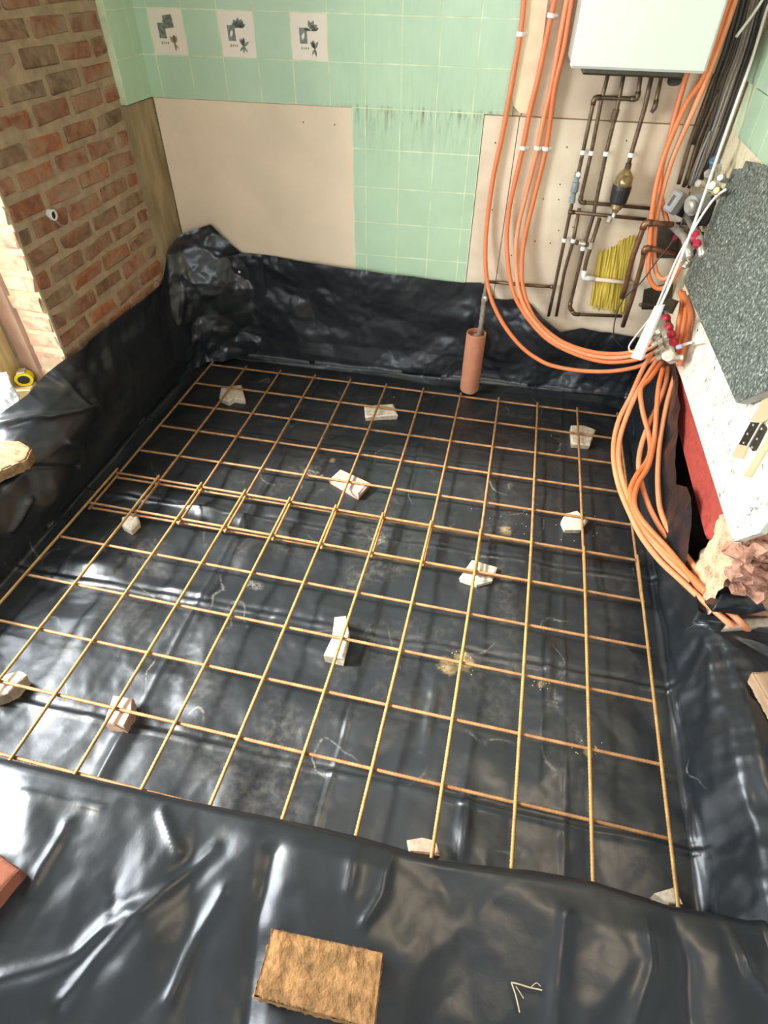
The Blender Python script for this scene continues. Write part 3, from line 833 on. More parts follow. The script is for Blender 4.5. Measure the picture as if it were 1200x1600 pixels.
# folds fanning out over the right-hand floor from the pinch at the end of the wall
pu, pv = U - (XR + 0.27), Vv + 1.44
pr_, pa = np.hypot(pu, pv), np.arctan2(pv, pu)
fan = np.clip(pr_ / 0.12, 0, 1) * (0.034 * facets(pa * 3.2 + 0.3, pr_ * 2.2 + 5, 111) + 0.016 * facets(pa * 7.0, pr_ * 4.0, 112)) + crumple(U, Vv, 7, 0.018, 113, 4, 0.55)
D += isright * np.clip((-1.44 - Y) / 0.05, 0, 1) * fan
# bigger handling folds on the upstands
edge_fade_b = np.clip((Bh[4] + 0.2 - Zs) / 0.2, 0.25, 1)
D += isback * (0.012 + crumple(U, Vv, 5.0, 0.060, 40, 5, 0.55) + 0.014 * perlin(U * 3, Vv * 7, 41)) * 0.85
D += isleft * (0.010 + crumple(U * 1.0, Vv * 0.8, 4.2, 0.066, 60, 5, 0.55) + 0.016 * perlin(U * 5, Vv * 3.0, 61)) * np.clip((Zs + 0.02) / 0.10, 0, 1)
D += isright * (0.012 * perlin(U * 3.0, Vv * 8.0, 71) + crumple(U, Vv, 6, 0.030, 72, 4, 0.55) + 0.006 * (0.25 - np.abs(perlin(U * 1.5, Vv * 16, 74))))
# against the walls the film can only bulge into the room
wallish = np.clip(isback + isleft * (Y > -0.86) + isright * (Y > -1.38), 0, 1)
D = D * (1 - wallish) + np.maximum(D, -0.004) * wallish
degenerate = (isback > 0.01) & ((isleft > 0.01) | (isright > 0.01))
D = np.where(degenerate, 0.004, D)
P = P + N * D[..., None]
P[..., 2] = np.where(pit > 0.5, np.clip(P[..., 2], -0.068, -0.019), P[..., 2])
sheet = add('plastic_sheet', (P.reshape(-1, 3), grid_faces(ni, nj)), SHEET, smooth=True, loc=np.array([1.0, -1.0, -0.07]))
tag(sheet, 'creased black plastic sheet lining the pit and lapped up the walls', 'plastic sheet')

# pile of gathered film standing in the back left corner
a, b = np.meshgrid(np.linspace(0, 1, 90), np.linspace(0, 1, 90), indexing='ij')
path = np.array([(-.128, -.14), (-.10, -.03), (-.05, .045), (.03, .085), (.12, .135), (.22, .178), (.30, .188)])
ta = np.linspace(0, 1, len(path))
bx, by = np.interp(a, ta, path[:, 0]), np.interp(a, ta, path[:, 1])
top = np.interp(a, [0, .10, .22, .34, .50, .60, .72, .80, 1], [.44, .50, .60, .655, .675, .69, .60, .555, .535])
z = -0.03 + (top + 0.03) * b
back = np.clip((b - .45) / .55, 0, 1) ** 1.4
bx = bx - 0.045 * back * (1 - a) + 0.0 * a; by = by + 0.045 * back * np.sin(math.pi * np.clip(a * 1.1, 0, 1))
bx = np.maximum(bx, -0.126)
d = crumple(a * 0.55 + 3, z + 2, 8, 0.060, 90, 5, 0.55) * np.clip(a * 6, 0, 1) * np.clip((1 - a) * 5, 0, 1)
P2 = np.stack([bx + 0.66 * d, np.minimum(by - 0.75 * d, 0.188 + 0 * by), z], -1)
add('gathered_corner', (P2.reshape(-1, 3), grid_faces(90, 90)), SHEET, sheet, smooth=True)
# torn flap folded over at the end of the right wall
fl = [on_right(1098, 938, 2.31), on_right(1112, 955, 2.30), on_z(1165, 962, .235), on_z(1205, 952, .235)]
fu = [on_right(1106, 925, 2.33), on_z(1137, 903, .30), on_z(1175, 915, .31), on_z(1215, 922, .30)]
a, b = np.meshgrid(np.linspace(0, 1, 60), np.linspace(0, 1, 50), indexing='ij')
ta = np.linspace(0, 1, 4)
lo = np.stack([np.interp(a, ta, [p[c] for p in fl]) for c in range(3)], -1)
up = np.stack([np.interp(a, ta, [p[c] for p in fu]) for c in range(3)], -1)
Q = lo * (1 - b[..., None]) + up * b[..., None]
Q += np.array([-0.3, -0.75, 0.6]) * (0.030 * np.sin(math.pi * b) * np.sin(math.pi * np.clip(a * 1.3, 0, 1)) + crumple(a * 0.35, b * 0.2, 16, 0.012, 95, 3))[..., None]
add('folded_flap', (Q.reshape(-1, 3), grid_faces(60, 50)), SHEET, sheet, smooth=True)

# ------------------------------------------------------------------ rebar meshes
def ribbed(L, r=0.0054, pitch=0.0105, n=7):
    k = int(L / pitch)
    xs = np.linspace(0, L, 2 * k + 1)
    rad = np.where(np.arange(2 * k + 1) % 2 == 0, r * 0.90, r * 1.13)
    return tube(np.stack([xs, 0 * xs, 0 * xs], 1), rad, n)
row_me = {}
def bar(parent, p, ang, L, m):
    key = (round(L, 3), m.name)
    if key not in row_me: row_me[key] = mesh_data('bar', *ribbed(L), m, True)
    return place('bar', row_me[key], Matrix.Translation(Vector(p)) @ Matrix.Rotation(ang, 4, 'Z'), parent)
far = thing('rebar_mesh', 'rusty steel reinforcing mesh towards the tiled back wall, its far edge by the clay pipe', 'steel mesh', (1.1, -0.6, -0.0165), 'reinforcing meshes')
for r in range(7): bar(far, (-0.012, -0.2 * r, -0.0105), 0, 2.224, RUST)
for c in range(12): bar(far, (0.2 * c, 0.015, 0.0), -math.pi / 2, 1.235, RUST)
near = thing('rebar_mesh', 'golden rusty reinforcing mesh nearer the viewer, lapped over the other mesh', 'steel mesh', (1.1, -1.6, 0.004), 'reinforcing meshes')
NA = -0.0121
def near_pt(x, y, z): return (-0.0032 + x - NA * y, -0.993 + y + NA * x, z)
for r in range(7): bar(near, near_pt(-0.012, -0.2 * r, 0.0110), NA, 2.224, RUST)
for c in range(12): bar(near, near_pt(0.2 * c, 0.016, 0.0215), NA - math.pi / 2, 1.233, RUST_Y)

# ------------------------------------------------------------------ broken tile pieces that prop the mesh
chips = [
 ([(346, 604), (376, 601), (383, 624), (366, 621), (356, 626), (344, 621)], -.0165, CHIP, 'pale broken tile chip under the mesh in the far left corner'),
 ([(569, 634), (614, 631), (621, 647), (571, 651)], -.0165, CHIP, 'oblong white tile chip under the mesh behind the middle, left of the clay pipe'),
 ([(892, 664), (912, 664), (930, 671), (922, 694), (894, 692)], -.0165, CHIP, 'white tile chip under the mesh near the orange pipes, back right'),
 ([(884, 802), (902, 797), (918, 812), (908, 826), (884, 827), (877, 814)], -.0165, CHIP, 'grubby white tile chip at the right, in front of the back right chip'),
 ([(532, 733), (577, 754), (560, 773), (515, 749)], -.0165, CHIP_P, 'pinkish ridged tile chip under the middle of the far mesh'),
 ([(190, 808), (213, 800), (217, 815), (204, 828), (190, 820)], -.0165, CHIP, 'small cream chip under the left end of the doubled bars'),
 ([(738, 874), (776, 886), (770, 905), (745, 911), (719, 902)], -.0165, CHIP, 'cream tile chip under the doubled bars right of the middle'),
 ([(523, 963), (541, 962), (546, 990), (536, 1028), (506, 1022), (520, 995)], .0045, CHIP, 'tall narrow white chip under the middle of the near mesh'),
 ([(178, 1086), (207, 1091), (205, 1112), (193, 1136), (162, 1129)], .0045, CHIP_P, 'brown-pink block under the left part of the near mesh'),
 ([(637, 1312), (660, 1308), (682, 1314), (688, 1334), (640, 1330)], .0045, CHIP_P, 'pinkish chip half hidden by the front sheet edge'),
 ([(1025, 1395), (1055, 1385), (1068, 1414), (1045, 1410)], .0045, CHIP, 'white chip under the last bar end at the front right'),
 ([(-18, 1062), (30, 1047), (39, 1055), (12, 1082), (-14, 1092)], .0045, CHIP, 'cream splinter at the left edge under the near mesh'),
]
for i, (poly, zt, m, lab) in enumerate(chips):
    rg = np.random.default_rng(200 + i)
    top = np.array([on_z(x, y, zt - 0.001) for x, y in poly])
    bot = top * [1, 1, 0] + [0, 0, -0.055]
    cen = top.mean(0)
    n = len(top)
    midv = np.array([[*((t[:2] - cen[:2]) * 1.04 + cen[:2] + rg.normal(0, .0015, 2)), zt - 0.004 - rg.uniform(0, .004)] for t in top])
    V = np.concatenate([np.array([[*((t[:2] - cen[:2]) * .93 + cen[:2]), zt - rg.uniform(0, .0012)] for t in top]), midv, (bot - [cen[0], cen[1], 0]) * [.96, .96, 1] + [cen[0], cen[1], 0]])
    F = [tuple(range(n))]
    for k in range(2):
        F += [(k * n + a, (k + 1) * n + a, (k + 1) * n + (a + 1) % n, k * n + (a + 1) % n) for a in range(n)]
    F.append(tuple(range(3 * n - 1, 2 * n - 1, -1)))
    tag(add('tile_spacer', (V, F), m), lab, 'tile chip', 'broken tile pieces propping the mesh')

# ------------------------------------------------------------------ clay pipe with the old supply pipe in it
pb = on_z(741, 606, -0.05); pb = np.array([1.437, 0.105, -0.05])
axis = np.array([0.0, -0.01, 1.0])
clay = thing('clay_pipe', 'upright terracotta drain pipe standing at the back wall', 'clay pipe', pb)
n = 32
prof = [(0.050, 0.03), (0.050, 0.35), (0.0485, 0.355), (0.043, 0.355), (0.0415, 0.35), (0.0415, 0.03)]
V, F = lathe(prof, pb, axis, n)
F = F[:-2] + [((len(prof) - 1) * n + k, (len(prof) - 1) * n + (k + 1) % n, (k + 1) % n, k) for k in range(n)]
# ragged lower rim: longest at the front
for k in range(n):
    ang = 2 * math.pi * k / n
    p = V[k]; lowz = 0.002 + 0.030 * (1 - math.cos(math.atan2(p[1] - pb[1], p[0] - pb[0]) + math.pi / 2)) * 0.5 + RNG.normal(0, .002)
    V[k][2] = pb[2] + lowz + 0.02; V[(len(prof) - 1) * n + k][2] = V[k][2]
add('pipe_shell', (V, F), CLAY, clay, smooth=False)
add('mortar_collar', lathe([(0.040, 0.29), (0.038, 0.315), (0.020, 0.335), (0.013, 0.345)], pb, axis, 16), CEMENT, clay)
sp = thing('supply_pipe', 'knobbly grey water pipe rising from the clay pipe', 'pipe', pb + [0, 0, 0.30])
path = [pb + [0.012, 0, 0.30], on_y(752, 505, 0.115), on_y(755, 480, 0.135), on_y(758, 455, 0.16), on_back(760, 438, 0.03)]
sp_pts = smooth_path(path, 8)
rads = 0.0105 + 0.0035 * np.abs(np.sin(np.arange(len(sp_pts)) * 0.9)) 
rads[-10:] = 0.009
add('pipe_body', tube(sp_pts, rads, 10), LEAD, sp, smooth=True)
add('joint_collar', tube([on_y(757, 470, 0.145), on_y(758, 463, 0.15)], 0.014, 10), CHROME, sp)

# ------------------------------------------------------------------ boiler
bx0, bx1 = 1.638, 2.088
bl = thing('boiler', 'white wall-hung boiler box cut by the top edge', 'boiler', wall_pt((bx0 + bx1) / 2 - W0[0], 1.40, 0.0))
bw = bx1 - bx0
bc = wall_pt((bx0 + bx1) / 2 - W0[0], 0, 0)
def wbox(s, off, z, size, bev): return xf(cbox(size, bev), WALLR, bc + WU * s - WN * off + [0, 0, z])
add('casing', wbox(0, 0.145, 1.745, (bw, 0.25, 0.70), 0.012), WHITE_ENAMEL, bl)
add('front_cover', wbox(0, 0.275, 1.745, (bw + 0.004, 0.022, 0.704), 0.008), WHITE_ENAMEL, bl)
add('base_tray', wbox(0.0, 0.13, 1.385, (bw - 0.10, 0.17, 0.034), 0.006), STEEL_DARK, bl)
add('filling_knob', lathe([(0.012, 0), (0.024, 0.004), (0.026, 0.02), (0.020, 0.028)], on_back(1056, 118, 0.09), (0, -0.4, -1), 14), BLACK_P, bl)

# ------------------------------------------------------------------ copper pipework below the boiler
def wall_path(px_list, off): return [on_back(x, y, off) for x, y in px_list]
def ring(p, q, t, r, L):
    """short collar on the run p..q at fraction t"""
    p, q = np.array(p), np.array(q); c = p + (q - p) * t; d = (q - p) / np.linalg.norm(q - p)
    return tube([c - d * L / 2, c + d * L / 2], r, 12)
def poly_tube(P, r, n=10):
    """straight runs with small bends at the corners"""
    P = [np.array(p, float) for p in P]
    out = [P[0]]
    for i in range(1, len(P) - 1):
        a, b = P[i - 1] - P[i], P[i + 1] - P[i]
        la, lb = np.linalg.norm(a), np.linalg.norm(b)
        k = min(0.016, la * 0.4, lb * 0.4)
        p, q = P[i] + a / la * k, P[i] + b / lb * k
        out += [p, (p + q + 2 * P[i]) / 4, q]
    out.append(P[-1])
    return tube(out, r, n)
def copper(label, px_list, off, r=0.0078, m=COPPER, elbows=(), clips=(), extra=None):
    P = wall_path(px_list, off) if not callable(off) else [off(i, x, y) for i, (x, y) in enumerate(px_list)]
    t = thing('copper_pipe', label, 'pipe', P[-1], 'pipework under the boiler')
    add('tube', poly_tube(P, r), m, t, smooth=True)
    for e in elbows:
        Q = []
        for d in (-1, 1):
            if 0 <= e + d < len(P):
                v = P[e + d] - P[e]; Q.append(P[e] + v / np.linalg.norm(v) * min(0.026, np.linalg.norm(v) * 0.5))
        pts_ = [Q[0], P[e], Q[1]] if len(Q) == 2 else [P[e], Q[0]]
        add('elbow', poly_tube(pts_, r * 1.28, 12), m, t, smooth=True)
    for (x, y, i) in clips:
        p = on_back(x, y, off if not callable(off) else 0.035)
        d = P[i + 1] - P[i]; d /= np.linalg.norm(d)
        c = add('pipe_clip', join(tube([p - d * 0.008, p + d * 0.008], r * 1.5, 12), tube([p, p + WN * 0.034], 0.006, 8)), WHITE_P, t)
        c['label'] = 'white plastic clip'
    if extra: extra(t, P)
    return t
def valve(t, P):
    a, b = on_back(904, 268, .035), on_back(893, 318, .035)
    d = (b - a) / np.linalg.norm(b - a); L = np.linalg.norm(b - a)
    v = add('valve', lathe([(0.008, 0), (0.013, 0.004), (0.013, L * .18), (0.010, L * .2), (0.010, L * .3), (0.015, L * .33), (0.016, L * .62), (0.011, L * .66), (0.011, L * .8), (0.014, L * .83), (0.014, L * .97), (0.008, L)], a, d, 14), GREY_BLUE, t, smooth=False)
    v['label'] = 'blue-grey isolating valve'
    add('valve_cap', lathe([(0.010, 0), (0.010, 0.008), (0.006, 0.010)], a + d * 0.008 - WN * 0.010, -WN, 10), WHITE_P, v)
copper('outermost left copper pipe with a grey valve, stepped sideways under the boiler', [(1003, 105), (996, 155), (929, 152), (911, 237), (890, 336), (882, 375), (868, 442), (857, 494)], 0.036, 0.0078, COPPER, (1, 2), ((911, 238, 3), (882, 375, 5)), valve)
copper('second copper pipe from the left, turning right behind the brass filter', [(953, 105), (939, 160), (924, 238), (906, 316), (1018, 326)], 0.034, 0.0075, COPPER, (3,), ((924, 239, 2),))
copper('copper pipe running down to the black sheet beside the outermost pipe', [(905, 326), (896, 375), (882, 424), (869, 494)], 0.034, 0.0075, COPPER, (), ((896, 376, 1),))
def coupling(t, P):
    add('coupling', ring(on_back(963, 172, .036), on_back(958, 190, .036), 0.5, 0.0125, 0.045), COPPER, t)
copper('third copper pipe with a coupling, ending in the low elbow by the black sheet', [(977, 105), (965, 165), (947, 240), (926, 341), (911, 392), (890, 480), (897, 491), (972, 494)], 0.035, 0.0078, COPPER, (5, 6), ((947, 240, 2), (911, 388, 4)), coupling)
copper('copper pipe dropping from the boiler onto the brass filter', [(1021, 106), (1008, 166), (986, 242), (980, 266)], 0.036, 0.0085, COPPER, (), ((986, 242, 1),),
       lambda t, P: add('coupling', ring(P[2], P[3], 0.75, 0.0125, 0.022), COPPER, t))
copper('short capped copper stub below the right of the boiler', [(1036, 108), (1023, 168), (1018, 176)], 0.036, 0.0075, COPPER, (1,))
copper('upper level copper pipe crossing below the filter', [(888, 331), (1010, 343)], 0.040, 0.0075, COPPER, (0,))
def tee(t, P):
    a = add('tee_valve', join(ring(P[0], P[1], 0.5, 0.012, 0.03)), CHROME, t)
copper('short tee pipe linking two uprights', [(896, 378), (922, 383)], 0.034, 0.0075, COPPER, (0, 1), (), tee)
def whiteelbow(t, P):
    e = add('white_elbow', poly_tube([P[2] + (P[1] - P[2]) * .45, P[2], P[2] + (P[3] - P[2]) * .22], 0.0125, 12), WHITE_P, t, smooth=True)
    e['label'] = 'white push-fit elbow'
    w = add('white_run', tube([P[2] + (P[3] - P[2]) * .2, P[3]], 0.0092, 10), BOARD_L, t, smooth=True); w['label'] = 'white painted run'
    s = add('union', ring(P[0], P[1], 0.62, 0.013, 0.028), CHROME, t); s['label'] = 'silver union'
copper('copper pipe turning into a white pipe across the yellow patch', [(937, 341), (916, 408), (911, 434), (991, 443)], 0.036, 0.0085, COPPER, (), (), whiteelbow)
copper('low copper branch running left along the wall to the first upright', [(762, 440), (840, 447), (868, 448)], 0.030, 0.0075, COPPER, (2,))
def hot(i, x, y): return on_back(x, y, [0.16, 0.16, 0.15, 0.13, 0.12][i])
copper('upper brown copper pipe bending down in front of the yellow patch', [(1052, 351), (1008, 348), (988, 403), (979, 442), (972, 466)], hot, 0.0115, COPPER_NEW, (1,))
def hot2(i, x, y): return on_back(x, y, [0.17, 0.17, 0.16, 0.13, 0.10][i])
copper('lower brown copper pipe bending down to the black sheet', [(1055, 395), (1008, 387), (1003, 412), (988, 465), (973, 510)], hot2, 0.0105, COPPER_NEW, (1,))

# brass dirt filter hanging under its pipe
ft = on_back(980, 264, .045); fb = on_back(958, 352, .06)
fil = thing('pipe_filter', 'brass and black pipe filter with a silver drain tap', 'filter', fb)
d = np.array([-0.02, -0.02, -1.0])
add('brass_body', lathe([(0.012, 0), (0.016, 0.006), (0.026, 0.018), (0.034, 0.034), (0.036, 0.06), (0.030, 0.075)], ft, d, 20), BRASS, fil, smooth=True)
add('brass_cover', lathe([(0.010, -0.006), (0.024, 0), (0.026, 0.012), (0.014, 0.026), (0.0, 0.029)], ft + [0, -0.02, -0.045], (-0.05, -1, 0.25), 20), BRASS, fil, smooth=True)
add('black_bowl', lathe([(0.030, 0.060), (0.039, 0.062), (0.040, 0.075), (0.036, 0.125), (0.028, 0.132), (0.012, 0.134)], ft, d, 20), BLACK_P, fil, smooth=False)
add('lower_ring', lathe([(0.024, 0.130), (0.024, 0.150), (0.016, 0.156), (0.012, 0.168)], ft, d, 18), BRASS, fil)
add('drain_tap', join(tube([ft + d * 0.166, ft + d * 0.190 + [-.004, -.006, 0]], 0.008, 10), tube([ft + d * 0.185 + [-.014, -.008, 0], ft + d * 0.205 + [-.020, -.020, 0]], 0.012, 12)), CHROME, fil)

# yellow fibre patch
a, b = np.meshgrid(np.linspace(0, 1, 60), np.linspace(0, 1, 50), indexing='ij')
tl, tr, br_, bl_ = [on_back(*q, 0.004) for q in [(936, 388), (992, 368), (975, 490), (921, 478)]]
topv = tl + (tr - tl) * a[..., None]; botv = bl_ + (br_ - bl_) * a[..., None]
topv = topv + np.array([0, 0, 1.0]) * (0.020 * perlin(a * 9, a * 0, 300) + 0.02 * (a > 0.55) - 0.015)[..., None]
botv = botv + np.array([0, 0, 1.0]) * (0.030 * perlin(a * 12, a * 0 + 4, 301))[..., None]
Q = botv + (topv - botv) * b[..., None]
Q = Q - WN * (0.010 * np.abs(perlin(a * 13, b * 1.2, 302)) * 2 + 0.004 * perlin(a * 40, b * 2.5, 303) + 0.002)[..., None]
tag(add('insulation_patch', (Q.reshape(-1, 3), grid_faces(60, 50)), YELLOW_F, smooth=True), 'mustard yellow fibrous patch on the wall behind the copper pipes', 'insulation')

# ------------------------------------------------------------------ orange heating pipes
def opipe(label, pts, r=0.0102, m=ORANGE, clips=(), group='orange heating pipes'):
    P = smooth_path(pts, 7)
    base = P[np.argmin(P[:, 2])]
    t = thing('heating_pipe', label, 'pipe', base, group)
    add('tube', tube(P, r, 10), m, t, smooth=True)
    for c in clips:
        p = np.array(on_back(*c, 0.016)); dd = P[np.argmin(np.linalg.norm(P - p, axis=1))]
        i = int(np.argmin(np.linalg.norm(P - p, axis=1))); i = min(max(i, 1), len(P) - 2)
        v = P[i + 1] - P[i - 1]; v /= np.linalg.norm(v)
        k = add('pipe_clip', join(tube([P[i] - v * 0.007, P[i] + v * 0.007], r * 1.45, 12), tube([P[i] + WU * 0.008, P[i] + WU * 0.022 + WN * 0.01], 0.007, 8)), WHITE_P, t)
        k['label'] = 'white nail-in clip'
    return t
def bp(l): return [on_back(x, y, o) for x, y, o in l]
opipe('leftmost orange pipe, hanging in the widest loop off the back wall', bp([(821, -22, .016), (813, 53, .016), (800, 127, .016), (787, 201, .017), (770, 282, .02), (760, 360, .03), (758.5, 412, .05), (764, 455, .075), (776, 487, .10), (793, 516, .125), (815, 542, .15), (837, 559, .17), (862, 571, .20), (905, 579, .235), (955, 580, .27), (1000, 572, .29), (1030, 556, .29)]), clips=((813, 53),))
opipe('second orange pipe from the left on the back wall, clipped near the top edge', bp([(872, -22, .016), (861, 24, .016), (842, 116, .016), (827, 178, .016), (817, 231, .016), (801, 300, .02), (794, 340, .026), (792, 388, .04), (800, 450, .08), (821, 492, .115), (854, 529, .155), (896, 552, .195), (942, 565, .235), (983, 564, .265), (1012, 556, .28), (1030, 545, .28)]), clips=((861, 24), (817, 231)))
opipe('third orange pipe from the left, crossing close to its right neighbour', bp([(890, -22, .016), (877, 47, .016), (862, 131, .016), (851, 178, .018), (840, 231, .016), (823, 300, .02), (810, 354, .032), (806, 396, .05), (810, 450, .085), (826, 490, .12), (863, 530, .165), (908, 551, .205), (950, 559, .24), (990, 555, .27), (1024, 540, .28)]), m=ORANGE_L, clips=((840, 231),))
opipe('fourth orange pipe from the left, nearest the boiler', bp([(897, -22, .018), (881, 75, .024), (868, 131, .030), (861, 178, .024), (853, 232, .016), (838, 296, .02), (820, 370, .038), (815, 417, .06), (819, 458, .085), (837, 499, .12), (875, 532, .165), (921, 549, .21), (965, 553, .245), (1000, 546, .27), (1021, 532, .275)]), clips=((853, 232),))
# right of the boiler: two long pipes that U-turn into the upper manifold, one from behind the boiler
opipe('orange pipe right of the boiler making the outer U-turn under the manifold', bp([(1143, -18, .05), (1139, 0, .05), (1121, 56, .055), (1098, 122, .06), (1074, 159, .07), (1055, 200, .09), (1036, 249, .11), (1025, 292, .13), (1018, 340, .15), (1015, 385, .16), (1013, 425, .17), (1020, 445, .18), (1033, 451, .19), (1049, 440, .20), (1062, 418, .21), (1069, 404, .21)]))
opipe('orange pipe right of the boiler making the inner U-turn under the manifold', bp([(1153, -18, .05), (1149, 0, .05), (1130, 56, .055), (1107, 116, .06), (1085, 169, .07), (1068, 206, .08), (1049, 253, .10), (1036, 296, .115), (1026, 340, .135), (1022, 385, .145), (1024, 420, .155), (1033, 435, .17), (1046, 432, .18), (1057, 418, .195), (1066, 400, .20)]), m=ORANGE_L)
opipe('orange pipe coming from behind the boiler towards the manifold', bp([(1080, 100, .03), (1072, 120, .03), (1055, 180, .035), (1046, 216, .045), (1034, 262, .07), (1032, 300, .09), (1038, 330, .11), (1044, 352, .13)]))
# the bundle falling from the manifolds to the floor and out to the right
def ptz(x, y, z): return on_z(x, y, z)
Zf = lambda y: np.interp(y, [480, 560, 620, 690, 760, 850, 920, 966, 980, 995, 1012], [.55, .42, .33, .21, .15, .14, .19, .226, .205, .15, .11])
def fpipe(label, pxs, dz=0.0, m=ORANGE_L, first=()):
    opipe(label, list(first) + [ptz(x, y, Zf(y) + dz) for x, y in pxs], m=m, group='orange pipes running to the floor')
fpipe('outermost orange pipe of the floor bundle, bulging furthest over the mesh', [(1019, 552), (1005, 575), (985, 620), (967, 656), (959, 692), (960, 728), (969, 766), (985, 804), (1002, 838), (1030, 875), (1064, 907), (1101, 941), (1138, 973), (1154, 990), (1170, 1010)])
fpipe('orange pipe hugging the inside of the outermost floor pipe', [(1029, 559), (1007, 593), (989, 627), (974, 665), (967, 695), (968, 728), (977, 764), (992, 800), (1010, 834), (1038, 869), (1074, 903), (1110, 934), (1144, 960), (1160, 975), (1176, 994), (1188, 1012)], .010)
fpipe('orange floor pipe that crosses to the left and joins the outer pair', [(1034, 566), (1015, 592), (1001, 608), (1004, 642), (1013, 676), (1016, 702), (1010, 722), (995, 742), (985, 766), (989, 795), (1010, 832), (1040, 863), (1078, 898), (1108, 928)], .020, ORANGE)
fpipe('orange floor pipe weaving behind the crossing, ending by the folded flap', [(1044, 573), (1040, 600), (1028, 632), (1012, 667), (1001, 700), (998, 730), (1005, 764), (1016, 795), (1034, 828), (1058, 858), (1085, 890), (1107, 915)], .008)
fpipe('orange floor pipe dipping left at the middle of the bundle', [(1036, 575), (1029, 605), (1026, 640), (1024, 668), (1021, 695), (1013, 728), (996, 758), (991, 786), (1000, 808), (1020, 832), (1045, 859), (1081, 903), (1103, 925)], .03, ORANGE)
fpipe('rightmost orange floor pipe, hanging almost straight', [(1062, 560), (1055, 585), (1042, 631), (1032, 683), (1028, 732), (1029, 777), (1035, 806), (1052, 840), (1078, 876), (1112, 920)], .03)
# three short pipes joining upper and lower manifold behind the white board edge
for i, (lab, l) in enumerate([('left of three orange pipes feeding down behind the red caps', [(1063, 455), (1066, 470), (1062, 500), (1055, 535), (1050, 565)]),
                              ('middle of three orange pipes feeding down behind the red caps', [(1068, 458), (1072, 480), (1068, 510), (1062, 540), (1056, 565)]),
                              ('right of three orange pipes feeding down behind the red caps', [(1072, 468), (1079, 492), (1075, 515), (1069, 542), (1062, 572)])]):
    opipe(lab, [on_right(x, y, 2.262 + 0.004 * i) for x, y in l], m=ORANGE, group='feeder pipes behind the red caps')

# ------------------------------------------------------------------ manifolds
def cyl(p, axis, L, r, n=12, r2=None): return lathe([(r * .85, 0), (r, L * .12), (r2 or r, L * .88), ((r2 or r) * .85, L)], p, axis, n)
LX = 2.215
lm0, lm1 = on_right(1034, 492, LX), on_right(1049, 557, LX)
lm = thing('heating_manifold', 'lower nickel heating manifold with a row of four red caps', 'manifold', lm1)
add('flow_bar', tube([lm0, lm1], 0.017, 14), CHROME, lm, smooth=True)
ddir = (lm1 - lm0) / np.linalg.norm(lm1 - lm0)
for (x, y) in ((1042, 498), (1046, 512), (1050, 524), (1053, 535)):
    c = add('red_cap', lathe([(0.013, 0), (0.017, 0.003), (0.017, 0.02), (0.013, 0.026), (0.004, 0.027)], on_right(x - 5, y + 2, LX), (0.55, -0.25, 0.8), 12), RED_P, lm)
    add('white_collar', lathe([(0.011, -0.012), (0.011, 0.0)], on_right(x - 5, y + 2, LX), (0.55, -0.25, 0.8), 10), WHITE_P, c)
for (x, y) in ((1024, 520), (1028, 536), (1032, 547), (1034, 557)):
    add('pipe_union', join(cyl(on_right(x + 9, y - 6, LX), (-0.75, -0.2, -0.6), 0.050, 0.012), cyl(on_right(x + 6, y - 4, LX - .02), (-0.75, -0.2, -0.6), 0.018, 0.018, 6)), CHROME, lm)
add('end_valve', join(cyl(lm1 - ddir * .01, ddir, 0.035, 0.021, 8), cyl(lm1 + ddir * .012 + [-.01, 0, 0], (0.9, -0.3, 0.3), 0.05, 0.012)), CHROME, lm)
g = add('gauge_ring', lathe([(0.012, 0), (0.022, 0.002), (0.022, 0.010), (0.015, 0.012)], on_right(1044, 556, LX - .02), (-0.3, -0.8, 0.6), 16), CHROME, lm)
p_ = add('blue_cap', cyl(on_right(1057, 543, LX), (0.7, -0.3, 0.5), 0.02, 0.009), mat('pale_blue_plastic', (0.42, 0.42, 0.62), 0.4, bmp=0.0), lm)
add('label_tag', prism([on_right(x, y, 2.25) for x, y in [(1063, 538), (1080, 533), (1079, 537), (1064, 542)]], (0.004, 0, 0)), WHITE_P, lm)
add('wall_bracket', join(prism([on_right(x, y, 2.21) for x, y in [(1033, 476), (1046, 466), (1056, 470), (1046, 490)]], (0.012, 0, 0)), tube([on_right(1000, 476, 2.1), on_right(1040, 482, 2.23)], 0.008, 8)), STEEL_DARK, lm)
p_ = on_right(1012, 533, 2.17)
add('side_union', join(cyl(p_, (-0.5, -0.4, -0.6), 0.055, 0.012), cyl(on_right(1004, 551, 2.16), (-0.5, -0.4, -0.6), 0.03, 0.012)), CHROME, lm)

UX = 2.235
um0, um1 = on_right(1066, 342, UX), on_right(1092, 372, UX)
um = thing('heating_manifold', 'upper nickel manifold with a pump and grey thermostat head', 'manifold', on_right(1070, 405, UX))
add('flow_bar', tube([on_right(1050, 352, 2.19), on_right(1070, 372, 2.22), on_right(1078, 402, 2.235)], 0.015, 12), CHROME, um, smooth=True)
add('return_bar', tube([on_right(1075, 338, 2.23), on_right(1092, 372, 2.245), on_right(1098, 400, 2.25)], 0.015, 12), CHROME, um, smooth=True)
